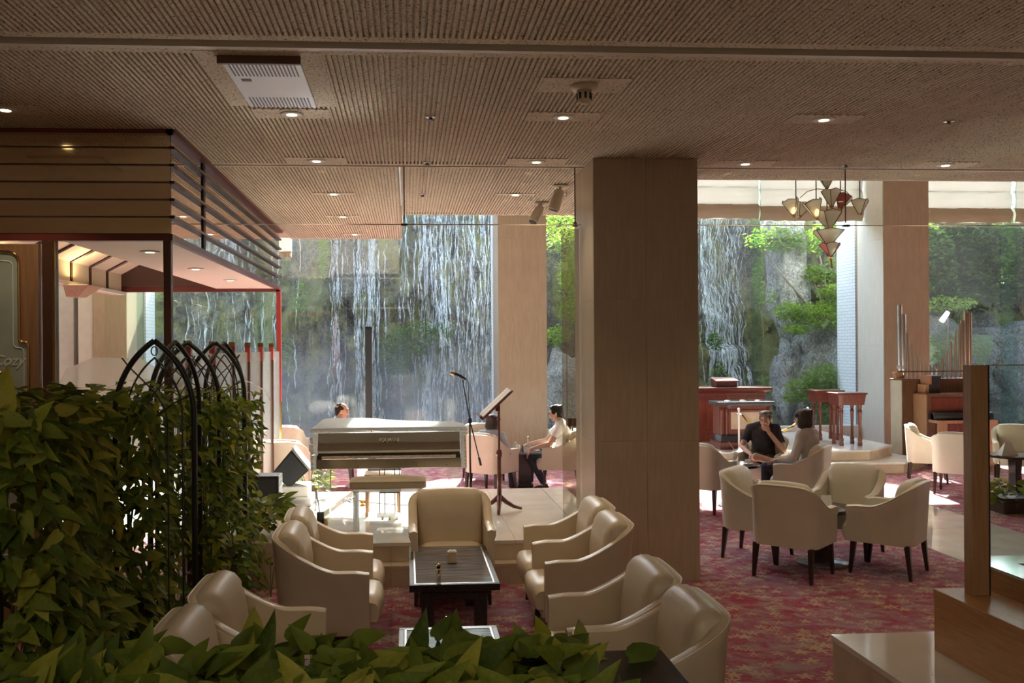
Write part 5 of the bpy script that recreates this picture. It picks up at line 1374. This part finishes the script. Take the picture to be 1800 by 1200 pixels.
# ------------------------------------------------------------------ chandelier of faceted shades over the dining area
ch = thing('chandelier', 'chandelier of faceted glass cups hung in tiers on thin rods', 'chandelier', (6.18, 13.0, 3.4))
M['shade'] = glass('frosted_shade', (.93, .92, .86), haze=.62, hazec=(.80, .78, .68))
M['shade_red'] = pbr('red_glass', (.42, .10, .09), rough=.3)
M['shade_y'] = pbr('pale_yellow_glass', (.62, .58, .40), rough=.4)
def cup(c, w, h, sides=4, rot=.4, mat='shade', lit=False, tilt=(0, 0)):
    w *= 1.12; h *= 1.08
    q = Euler((tilt[0], tilt[1], 0)).to_matrix(); n = sides
    vs = [Vector((.18*w*math.cos(rot+2*PI*k/n), .18*w*math.sin(rot+2*PI*k/n), 0)) for k in range(n)]
    vs += [Vector((w*math.cos(rot+2*PI*k/n), w*math.sin(rot+2*PI*k/n), h)) for k in range(n)]
    vs = [tuple(q @ v + Vector(c)) for v in vs]
    fr = MB()
    for k in range(n):
        fr.tube([vs[k], vs[n+k]], .005, 5)
        m_ = (Vector(vs[n+k])+Vector(vs[n+(k+1) % n]))/2 + q @ Vector((0, 0, h*.16))
        fr.tube([vs[n+k], tuple(m_), vs[n+(k+1) % n]], .005, 5)
    f_ = fr.build('shade_frame', M['brown_steel'], ch)
    for k in range(n):
        k2 = (k+1) % n
        m_ = (Vector(vs[n+k])+Vector(vs[n+k2]))/2 + q @ Vector((0, 0, h*.15))
        f = [vs[k], vs[k2], vs[n+k2], tuple(m_), vs[n+k]]
        nrm = ((Vector(f[1])-Vector(f[0])).cross(Vector(f[4])-Vector(f[0]))).normalized()*.004
        g = [tuple(Vector(p)-nrm) for p in f]
        MB().add(f+g, [(4, 3, 2, 1, 0), (5, 6, 7, 8, 9)] + [(i, (i+1) % 5, 5+(i+1) % 5, 5+i) for i in range(5)]).build('shade_panel', M[mat if k % 3 or mat == 'shade' else 'shade'], f_, fixn=True)
    MB().lathe([(.02, -.03), (.03, -.015), (.025, .02), (0, .02)], c, 8).build('socket', M['brass'], f_)
    if lit: MB().ell((c[0], c[1], c[2]+h*.35), (.030, .030, .045), 10, 7).build('bulb', M['lamp'], f_, smooth=True)
cup((.00, 0, 1.02), .20, .24); cup((-.50, .0, .60), .13, .20, 4, .2, lit=True, tilt=(0, -.25)); cup((-.20, -.1, .55), .15, .22, 4, .5, lit=True, tilt=(0, -.3))
cup((.02, -.1, .72), .13, .20, 5); cup((.22, .05, .70), .14, .18, 4, .3, 'shade_red', tilt=(0, .3)); cup((.50, .0, .62), .13, .18, 4, .1, 'shade_y')
cup((-.36, .12, .60), .11, .17, 4, .8, tilt=(0, .3)); cup((.03, 0, .40), .19, .22, 5, .2, 'shade'); cup((.02, 0, .17), .24, .18, 4, .5); cup((.05, 0, .0), .14, .16, 5, .1, 'shade_red')
for x, y, z in ((0, 0, .0), (-.47, 0, .80), (-.20, -.08, .77), (.22, .03, .90), (.50, 0, .80)):
    MB().tube([(x, y, z), (x, y, 4.9)], .008, 6).build('rod', M['brown_steel'], ch)
for s in (-1, 1):
    MB().tube([(0, 0, .98), (s*.15, 0, .99), (s*.30, 0, .95), (s*.40, .02, .86)], .006, 5).build('scroll_arm', M['brass'], ch)
MB().tube([(.05, 0, -.02), (.07, 0, -.18)], .012, 6).build('finial', M['brass'], ch)

# ------------------------------------------------------------------ right-hand counter, glass screen, planter curb
t = thing('wooden_partition', 'low honey-wood boxed partition on the raised marble floor', 'partition', (2.745, 4.59, .5))
MB().box(0, .262, -2.6, 0, 0, .265).build('body', M['wood_counter'], t)
MB().box(-.004, .27, -2.6, .004, .265, .32).build('top', M['wood_counter'], t, bevel=.003)
t = thing('glass_screen', 'clear glass screen held by a square wooden post, standing on the wood partition', 'screen', (2.90, 4.47, .8205))
MB().box(-.045, .045, -.035, .035, 0, 1.17).build('post', M['wood_post'], t, bevel=.003)
MB().box(.045, .052, -.035, .035, 0, 1.17).build('post_edge', M['black'], t)
MB().box(.056, 2.4, -.006, .006, .004, 1.165).build('pane', M['glass'], t)
MB().box(.056, 2.4, -.008, .008, 1.165, 1.172).build('pane_edge', M['silver_edge'], t)
t = thing('planter_curb', 'dark wood water-basin curb with polished stone coping behind the partition', 'planter', (3.46, 4.68, .5))
MB().box(-.30, 1.3, -2.0, .12, .0, .20).build('plinth', M['wood_brown'], t)
MB().box(-.36, -.20, -2.0, .18, .20, .40).box(-.20, 1.3, .02, .18, .20, .40).build('curb', M['wood_counter'], t, bevel=.004)
MB().box(-.37, -.19, -2.0, .19, .40, .415).box(-.19, 1.3, .01, .19, .40, .415).build('coping', M['tile_grey'], t)
MB().box(-.19, 1.3, -2.0, .01, .20, .33).build('water', M['pool'], t)
t = thing('menu_card', 'white folded tent card on the table behind the glass', 'card', (8.27, 12.06, .551))
MB().add([(-.12, -.07, 0), (.12, -.07, 0), (.06, 0, .19), (-.02, 0, .19), (-.12, .07, 0), (.12, .07, 0)], [(0, 1, 2, 3), (5, 4, 3, 2), (1, 5, 2), (4, 0, 3), (4, 5, 1, 0)]).build('card', M['paper'], t)

# ------------------------------------------------------------------ tea things
def cup_saucer(label, x, y, z, s=1.0):
    t = thing('tea_cup', label, 'cup', (x, y, z))
    MB().lathe([(.03*s, 0), (.065*s, .010), (.068*s, .013), (.03*s, .006), (0, .006)], n=18).build('saucer', M['teaware'], t, smooth=True)
    MB().lathe([(.020*s, .012), (.034*s, .03), (.042*s, .065), (.039*s, .065), (.030*s, .03), (0, .022)], n=18).build('cup', M['teaware'], t, smooth=True)
    MB().tube([(.040*s, 0, .055), (.060*s, 0, .05), (.058*s, 0, .03), (.036*s, 0, .03)], .004, 6).build('handle', M['teaware'], t)
def bottle(name, label, cat, x, y, z, prof, mat):
    t = thing(name, label, cat, (x, y, z))
    MB().lathe(prof, n=14).build('body', mat, t, smooth=True, auto=.9)
    MB().lathe([(prof[-1][0]*.5+.004, 0), (prof[-1][0]*.5+.006, .012), (0, .014)], (0, 0, prof[-1][1]), 10).build('cap', M['chrome'], t)
cup_saucer('white cup and saucer in front of the man with his chin on his hand', 4.42, 11.56, .551)
cup_saucer('white cup and saucer on the pillar side of the tea table', 4.14, 11.74, .551)
t = thing('sundae_glass', 'stemmed glass of cream on the tea table between man and woman', 'glass', (4.22, 11.52, .551))
MB().lathe([(.035, 0), (.035, .004), (.006, .010), (.006, .06), (.03, .09), (.055, .15), (.05, .15), (.02, .09), (0, .085)], n=16).build('glass', M['teaware'], t, smooth=True)
MB().ell((0, 0, .150), (.046, .046, .03)).build('cream', M['teaware'], t, smooth=True)
MB().tube([(.02, 0, .16), (-.07, .0, .30)], .005, 6).build('straw', M['white_plastic'], t)
bottle('water_glass', 'tall clear glass at the blue-shirted woman\'s side of the black pedestal table', 'glass', 1.60, 13.46, .551, [(.026, 0), (.030, .12), (.028, .125)], M['acryl'])
bottle('cruet', 'small dark condiment bottle on the black pedestal table', 'bottle', 1.70, 13.40, .551, [(.018, 0), (.020, .06), (.012, .085), (.010, .10)], M['wood_brown'])
bottle('sugar_jar', 'stubby clear sugar jar with a metal lid on the black pedestal table', 'jar', 1.66, 13.62, .551, [(.032, 0), (.034, .06), (.026, .075)], M['teaware'])
bottle('water_carafe', 'slender clear carafe on the black pedestal table', 'carafe', 1.80, 13.56, .551, [(.03, 0), (.032, .08), (.012, .14), (.010, .20)], M['acryl'])
cup_saucer('white cup and saucer in front of the young man in white', 1.90, 13.46, .551)
t = thing('napkin_stand', 'small white folded card on the closest low round table', 'card', (4.02, 8.52, .551))
MB().add([(-.05, -.03, 0), (.05, -.03, 0), (.05, 0, .10), (-.05, 0, .10), (-.05, .03, 0), (.05, .03, 0)], [(0, 1, 2, 3), (5, 4, 3, 2), (1, 5, 2), (4, 0, 3), (4, 5, 1, 0)]).build('card', M['paper'], t)

# ------------------------------------------------------------------ ceiling fittings
rowname = {6.54: 'row nearest the ceiling slot', 8.15: 'row just before the hanging glass screen'}
def downlight(x, y, label, plate=(.30, .13), on=True, watt=16, z=CZ):
    t = thing('downlight', label, 'ceiling light', (x, y, z), 0, 'recessed downlights')
    if plate:
        mp_ = MB().box(-plate[0], plate[0], -plate[1], plate[1], -.004, .012).build('mounting_plate', M['ceiling'], t)
        mb = MB()
        for k in range(9): mb.cbox((-plate[0]*.9+plate[0]*1.8*k/8, -plate[1]+.006, -.0045), (.014, .010, .003))
        mb.build('plate_slot', M['ceil_dark'], mp_)
    tr_ = MB().lathe([(.060, -.012), (.085, -.006), (.082, -.003), (.058, -.004)], n=24).build('trim_ring', M['white_plastic'], t, smooth=True)
    MB().lathe([(.062, -.009), (.050, -.007), (0, -.007)], n=24).build('reflector', M['gold_rim'], tr_)
    MB().lathe([(.040, -.0105), (.036, -.013), (0, -.013)], n=18).build('lamp_disc', M['lamp'], tr_)
    l = add_light('downlight_beam', 'SPOT', (x, y, z-.03), watt, (1, .78, .5), spot_size=math.radians(96), spot_blend=.7, shadow_soft_size=.06)
for (x, y, lab) in [
    (-.804, 6.54, 'round recessed downlight just beyond the silver ceiling unit'), (1.145, 6.55, 'round recessed downlight behind the smoke detector'),
    (3.09, 6.54, 'round recessed downlight on a square plate, right of the front pillar'), (5.03, 6.54, 'round recessed downlight at the far right of the nearest row'),
    (-2.76, 6.5, 'round recessed downlight at the left edge before the mirror-banded bulkhead'),
    (-.79, 8.16, 'round recessed downlight at the glass screen, nearest the bulkhead'), (1.175, 8.14, 'round recessed downlight at the glass screen beside the front pillar'),
    (3.11, 8.16, 'round recessed downlight at the glass screen just right of the front pillar'), (5.02, 8.16, 'round recessed downlight at the glass screen over the right aisle')]:
    downlight(x, y, lab, (.27, .13))
for (x, y, lab) in [(-.78, 9.91, 'small lit downlight first behind the glass screen on the bulkhead side'), (1.196, 9.90, 'small lit downlight behind the glass screen in front of the spot lamps'),
                    (-.796, 11.62, 'small lit downlight in the middle of the rear ceiling'), (-.75, 13.42, 'small lit downlight farthest back at the rear ceiling edge')]:
    downlight(x, y, lab, (.22, .06))
for (x, y, lab) in [(-2.2, 8.0, 'downlight in the white kiosk soffit, nearest of three'), (-2.2, 9.7, 'downlight in the white kiosk soffit, middle of three'), (-2.15, 11.3, 'downlight in the white kiosk soffit, farthest of three')]:
    downlight(x, y, lab, None, watt=5, z=2.945)
for (x, y, lab) in [(.183, 6.59, 'tiny sprinkler head in front of the glass screen, nearer row'), (.195, 8.215, 'tiny sprinkler head right at the glass screen'),
                    (4.06, 6.555, 'tiny sprinkler head right of the square-plated downlight'), (4.08, 8.19, 'tiny sprinkler head at the glass screen over the dining area'), (.183, 9.92, 'tiny sprinkler head behind the glass screen')]:
    t = thing('sprinkler_head', lab, 'sprinkler', (x, y, CZ), 0, 'ceiling sprinklers')
    MB().lathe([(.04, -.004), (.036, -.010), (.018, -.012), (0, -.012)], n=16).build('escutcheon', M['chrome'], t, smooth=True)
    MB().lathe([(.012, -.03), (.022, -.028), (.010, -.012), (0, -.012)], n=10).build('nozzle', M['brown_steel'], t)
t = thing('smoke_detector', 'cream smoke detector with a slotted drum hanging from the ceiling', 'detector', (1.143, 5.76, CZ))
MB().box(-.28, .28, -.16, .16, -.004, .01).build('mounting_plate', M['ceiling'], t)
MB().lathe([(.09, -.004), (.092, -.016), (.075, -.034), (0, -.034)], n=24).build('base_ring', M['cream_plastic'], t, smooth=True)
drum_ = MB().lathe([(.048, -.034), (.042, -.10), (.030, -.115), (0, -.118)], n=20).build('drum', M['cream_plastic'], t, smooth=True)
for k in range(8):
    a = 2*PI*k/8
    MB().cbox((0, 0, 0), (.014, .006, .04)).build('slot', M['black'], drum_, loc=(.0455*math.cos(a), .0455*math.sin(a), -.072), rot=(0, 0, a+PI/2))
MB().lathe([(.020, -.1175), (.018, -.121), (0, -.121)], n=14).build('lens', M['white_plastic'], drum_)
for (x, y, lab, tl, zr) in ((1.595, 9.33, 'cream tilting spot lamp nearer the glass screen', .35, 2.9), (1.56, 10.45, 'cream tilting spot lamp farther back, pointing down at the stage', .55, 3.6)):
    t = thing('spot_lamp', lab, 'spotlight', (x, y, CZ))
    MB().lathe([(.085, -.004), (.09, -.016), (.05, -.02), (0, -.02)], n=22).build('base', M['cream_plastic'], t, smooth=True)
    MB().tube([(0, 0, -.02), (0, 0, -.07)], .014, 8).build('stem', M['cream_plastic'], t)
    d = Vector((math.cos(zr)*math.sin(tl), math.sin(zr)*math.sin(tl), -math.cos(tl))); a = Vector((0, 0, -.05)); 
    MB().tube([a, a+d*.05, a+d*.20, a+d*.22], [.04, .056, .06, .056], 16).build('lamp_can', M['cream_plastic'], t, smooth=True)
    MB().tube([a+d*.221, a+d*.226], [.05, .048], 14).build('lens', M['black'], t)
    for s in (-.062, .062): MB().cbox((s, 0, -.09), (.006, .03, .08)).build('yoke', M['cream_plastic'], t)
# silver ceiling air unit with slotted ends
t = thing('air_unit', 'silver slotted air unit recessed in the ribbed ceiling', 'air unit', (-.83, 5.78, CZ))
MB().box(-.36, .36, -.60, .56, -.003, .01).build('mounting_plate', M['ceiling'], t)
pan_ = MB().box(-.225, .225, -.51, .51, -.022, -.003).build('panel', M['steel_panel'], t, bevel=.003)
MB().box(-.235, .235, -.535, -.51, -.05, -.003).build('lip', M['dark_trim'], t)
for (ya, yb) in ((-.48, -.20), (.27, .49)):
    sl = MB().box(-.0042, .0042, ya, yb, -.024, -.020).mesh('louver_slot')
    for k in range(18):
        link('louver_slot', sl, M['black'], pan_, loc=(-.19+.0222*k, 0, 0))
MB().box(-.17, -.11, -.14, -.09, -.0235, -.02).build('nameplate', M['black'], pan_)
t = thing('ceiling_hatch', 'flush access hatch in the ceiling at the left edge', 'hatch', (-2.95, 5.75, CZ))
MB().box(-.3, .3, -.3, .3, -.005, .01).build('lid', M['ceil_plain'], t)
MB().box(-.315, .315, -.315, .315, -.003, .008).build('frame', M['black'], t)

# ------------------------------------------------------------------ people
def remesh(o, vox, smooth=6):
    m = o.modifiers.new('merge', 'REMESH'); m.mode = 'VOXEL'; m.voxel_size = vox; m.use_smooth_shade = True
    s = o.modifiers.new('smooth', 'SMOOTH'); s.factor = .5; s.iterations = smooth
    return o
def bez(a, b, c, n=4): return [((1-t)**2*a + 2*t*(1-t)*b + t*t*c) for t in [i/n for i in range(n+1)]]
def person(label, loc, rz, J=None, head=(0, 0), shirt='shirt_white', sleeve=.45, pants='jeans', bare_shin=False, hair='hair_black', bob=False, bald=False, scale=1.0, lean=0, grey=False):
    """seated figure, local frame faces -Y, origin on the floor under the seat"""
    t = thing('person', label, 'person', loc, rz); t.scale = (scale,)*3
    V = Vector
    j = dict(pel=V((0, .06, .58)), wst=V((0, .085, .74)), chs=V((0, .08, .90)), nck=V((0, .055, 1.035)), hd=V((0, .02, 1.165)))
    for s, k in ((-1, 'r'), (1, 'l')):
        j['sh'+k] = V((s*.165, .075, .985)); j['el'+k] = V((s*.235, -.01, .72)); j['wr'+k] = V((s*.17, -.22, .665))
        j['hip'+k] = V((s*.09, .03, .55)); j['kn'+k] = V((s*.115, -.42, .545)); j['an'+k] = V((s*.115, -.43, .09)); j['to'+k] = V((s*.125, -.58, .035))
        j['hdir'+k] = V((0, -1, -.25)); j['hup'+k] = V((0, 0, 1))
    if J:
        for k, v in J.items(): j[k] = V(v)
    if lean:
        for k in ('wst', 'chs', 'nck', 'hd', 'shl', 'shr'):
            j[k] = j[k] + V((0, -lean*(j[k].z-.58), 0))
    b = MB()
    H = Euler((head[0], 0, head[1])).to_matrix()
    hd = j['hd']
    def hv(*p): return hd + H @ V(p)
    # head: skull, face wedge, jaw, nose, brow, ears, neck
    def hell(c, r, n=16, m=11):
        e = MB().ell((0, 0, 0), r, n, m); b.add([hv(*(Vector(c)+Vector(v))) for v in e.v], e.f)
    hell((0, .015, .035), (.074, .092, .083)); hell((0, -.030, -.010), (.060, .062, .085)); hell((0, -.040, -.075), (.038, .042, .035))
    hell((0, -.097, -.018), (.014, .020, .016)); hell((0, -.088, .005), (.010, .014, .028)); hell((0, -.075, .028), (.048, .018, .012))
    hell((0, -.084, -.052), (.022, .012, .008))
    for s in (-1, 1): hell((s*.076, .012, -.008), (.010, .019, .030)); hell((s*.038, -.055, -.03), (.022, .030, .022))
    b.tube([j['nck']+V((0, .012, -.05)), j['nck'] + V((0, .01, .02)), hd+H@V((0, .02, -.06))], [.062, .052, .050], 14)
    def torso(m, g):
        for c, r in ((j['pel'], (.165, .125, .115)), ((j['pel']+j['wst'])/2, (.152, .112, .12)), (j['wst'], (.148, .105, .12)), ((j['wst']+j['chs'])/2, (.155, .108, .12)), (j['chs'], (.165, .108, .115))):
            m.ell(c, tuple(x+g for x in r), 18, 12)
        m.tube([j['shr'], (j['shr']+j['shl'])/2 + V((0, .005, .02)), j['shl']], [.058+g, .072+g, .058+g], 14)
        for k in 'lr': m.ell(j['sh'+k], (.060+g,)*3, 12, 8)
    torso(b, -.006)
    for k in 'lr':
        sh, el, wr = j['sh'+k], j['el'+k], j['wr'+k]
        b.tube([sh, sh.lerp(el, .4), el], [.052, .046, .038], 12); b.ell(el, (.038,)*3, 10, 7)
        b.tube([el, el.lerp(wr, .3), wr], [.037, .039, .026], 12)
        # hand: palm, four fingers with a bend, thumb
        d = j['hdir'+k].normalized(); u = j['hup'+k]; u = (u - d*u.dot(d)).normalized(); sd = d.cross(u)
        if k == 'l': sd = -sd          # thumb side
        pc = wr + d*.045
        e = MB().ell((0, 0, 0), (.040, .050, .017), 12, 8)
        b.add([pc + sd*v[0] + d*v[1] + u*v[2] for v in e.v], e.f)
        b.tube([wr-d*.02, wr+d*.03], [.026, .024], 10)
        for q, (off, ln) in enumerate(((.029, .068), (.010, .078), (-.010, .072), (-.029, .056))):
            p0 = wr + d*.082 + sd*off
            b.tube([p0-d*.025, p0, p0 + d*ln*.45 - u*.008, p0 + d*ln*.75 - u*.026, p0 + d*ln*.88 - u*.046], [.010, .0098, .009, .0085, .007], 8)
        p0 = wr + d*.03 + sd*.030
        b.tube([p0-sd*.012, p0 + sd*.022 + d*.022, p0 + sd*.030 + d*.050 - u*.010, p0 + sd*.026 + d*.070 - u*.018], [.013, .012, .010, .008], 8)
        hp, kn, an, to = j['hip'+k], j['kn'+k], j['an'+k], j['to'+k]
        b.tube([hp, hp.lerp(kn, .5), kn], [.083, .070, .055], 14); b.ell(kn, (.056,)*3, 12, 8)
        b.tube([kn, kn.lerp(an, .35), an], [.050, .050, .033], 12)
        b.tube([an, to.lerp(an, .4)+V((0, 0, .0)), to], [.034, .034, .026], 10)
    body_ = remesh(b.build('body', M['skin'], t, smooth=True), .0075, 4)
    # shirt
    m = MB(); torso(m, .012)
    for k in 'lr':
        sh, el, wr = j['sh'+k], j['el'+k], j['wr'+k]
        if sleeve <= 1:
            e = sh.lerp(el, sleeve); m.tube([sh, sh.lerp(el, sleeve*.5), e], [.068, .066, .064], 14)
        else:
            m.tube([sh, sh.lerp(el, .5), el], [.068, .060, .053], 14); m.ell(el, (.053,)*3, 12, 8)
            m.tube([el, wr - (wr-el)*.06], [.051, .040], 12)
    m.tube([j['nck']+V((0, .01, -.03)), j['nck']+V((0, .012, .015))], [.075, .066], 16)
    sh_ = remesh(m.build('shirt', M[shirt], t, smooth=True), .011, 4)
    tx = bpy.data.textures.new('cloth_folds', 'CLOUDS'); tx.noise_scale = .13
    dm = sh_.modifiers.new('folds', 'DISPLACE'); dm.texture = tx; dm.strength = .028; dm.mid_level = .5
    # trousers
    m = MB()
    m.ell(j['pel']+V((0, 0, -.01)), (.178, .140, .105), 16, 10)
    for k in 'lr':
        hp, kn, an = j['hip'+k], j['kn'+k], j['an'+k]
        if bare_shin: m.tube([hp, hp.lerp(kn, .5), hp.lerp(kn, .82)], [.098, .088, .080], 14)
        else:
            m.tube([hp, hp.lerp(kn, .5), kn], [.095, .083, .068], 14); m.ell(kn, (.068,)*3, 12, 8)
            m.tube([kn, kn.lerp(an, .5), an + (kn-an)*.08], [.064, .060, .050], 12)
    remesh(m.build('trousers', M[pants], t, smooth=True), .012, 4)
    for k in 'lr':
        an, to = j['an'+k], j['to'+k]; f = (to-an); f.z = 0
        f = f.normalized() if f.length > .01 else V((0, -1, 0))
        base_ = V((an.x, an.y, min(an.z, to.z)-.0))
        m = MB(); m.tube([an + V((0, 0, -.045)) - f*.05, an + V((0, 0, -.035)), an.lerp(to, .5)+V((0, 0, -.008)), to, to + f*.035], [.036, .045, .043, .038, .024], 12)
        m.tube([an+V((0, 0, .02)), an+V((0, 0, -.04))], [.042, .044], 12)
        remesh(m.build('shoe', M['shoe'], t, smooth=True), .009, 2)
    # hair, eyes, brows, mouth
    m = MB()
    def he(c, r, n=16, mm=11):
        e = MB().ell((0, 0, 0), r, n, mm); m.add([hv(*(Vector(c)+Vector(v))) for v in e.v], e.f)
    if bald:
        he((0, .055, .02), (.080, .062, .055)); 
        for s in (-1, 1): he((s*.060, .03, .03), (.022, .055, .045))
        he((0, .085, -.035), (.060, .030, .04)); he((0, .03, .085), (.055, .06, .036))
    else:
        he((0, .025, .052), (.083, .097, .080)); he((0, .060, .0), (.078, .062, .075)); he((0, -.035, .095), (.062, .045, .030))
        for s in (-1, 1): he((s*.066, .005, .035), (.020, .055, .050))
        he((0, .085, -.04), (.060, .030, .045))
        for q in range(14):
            a = U(0, 6.3); he((.06*math.cos(a), .03+.07*math.sin(a), .075+U(0, .035)), (.028, .028, .022), 10, 7)
        if bob:
            he((0, .050, -.045), (.098, .075, .085))
            for s in (-1, 1): he((s*.080, .005, -.03), (.030, .065, .090)); he((s*.06, -.055, .06), (.03, .035, .035))
            he((0, .02, .06), (.100, .108, .078))
    hm = remesh(m.build('hair', M[hair], t, smooth=True), .009, 3)
    tx = bpy.data.textures.new('hair_locks', 'CLOUDS'); tx.noise_scale = .03
    dm = hm.modifiers.new('locks', 'DISPLACE'); dm.texture = tx; dm.strength = .018; dm.mid_level = .5
    for s in (-1, 1):
        e = MB().ell((0, 0, 0), (.011, .007, .0065), 10, 7); MB().add([hv(s*.030+v[0], -.084+v[1], .006+v[2]) for v in e.v], e.f).build('eye', M['eye'], body_, smooth=True)
        MB().tube([hv(s*.014, -.092, .026), hv(s*.030, -.093, .031), hv(s*.048, -.084, .026)], .004, 6).build('eyebrow', M[hair], body_)
    MB().tube([hv(-.022, -.090, -.052), hv(0, -.0975, -.053), hv(.022, -.090, -.052)], .0035, 6).build('mouth', pbr('lips', (.36, .15, .12), rough=.5), body_)
    return t
person('balding man in a pale shirt behind the piano, seen in profile', (-.97, 13.98, -.02), PI/2, None, (0, .1), 'shirt_grey', .5, 'jeans', hair='hair_black', bald=True)
person('woman with short dark hair in a pale blue shirt, back turned, behind the music stand', (1.24, 13.10, -.10), math.radians(150), dict(), (.1, -.35), 'shirt_blue', 1.2, 'jeans', hair='hair_brown', bob=True, scale=.95)
person('young man with dark hair in a white T-shirt leaning towards the table', (2.24, 13.42, -.06), math.radians(-100),
       dict(elr=(-.23, -.18, .74), wrr=(-.10, -.45, .70), ell=(.26, -.12, .74), wrl=(.22, -.40, .66), hdirl=(-.1, -.6, -.8), hupl=(.2, -.8, .5), anl=(.10, -.20, .11), tol=(.12, -.34, .06), hdirr=(.3, -1, -.4)),
       (.15, -.15), 'shirt_white', .62, 'jeans', hair='hair_black', lean=.10)
person('middle-aged man in a black short-sleeved shirt resting his chin on his hand', (4.86, 12.20, -.03), math.radians(-30),
       dict(ell=(.285, -.06, .70), wrl=(.10, -.115, .955), hdirl=(-.45, -.05, 1), hupl=(.1, -1, .1), elr=(-.27, -.02, .73), wrr=(-.10, -.30, .66), hdirr=(.55, -.7, -.3),
            knl=(.16, -.40, .54), knr=(-.02, -.42, .64), anr=(.30, -.50, .58), tor=(.38, -.60, .50), hd=(.055, -.05, 1.105), nck=(.025, .02, 1.0)),
       (.12, -.1), 'shirt_black', .70, 'shorts', True, 'hair_grey')
person('woman with bobbed dark hair in a grey long-sleeved blouse, seen from behind', (4.92, 11.08, .0), math.radians(-140),
       dict(wrr=(-.22, -.20, .665), wrl=(.22, -.20, .665), elr=(-.25, .03, .72), ell=(.25, .03, .72)), (.05, .25), 'shirt_grey', 1.3, 'jeans', hair='hair_brown', bob=True, scale=1.0)
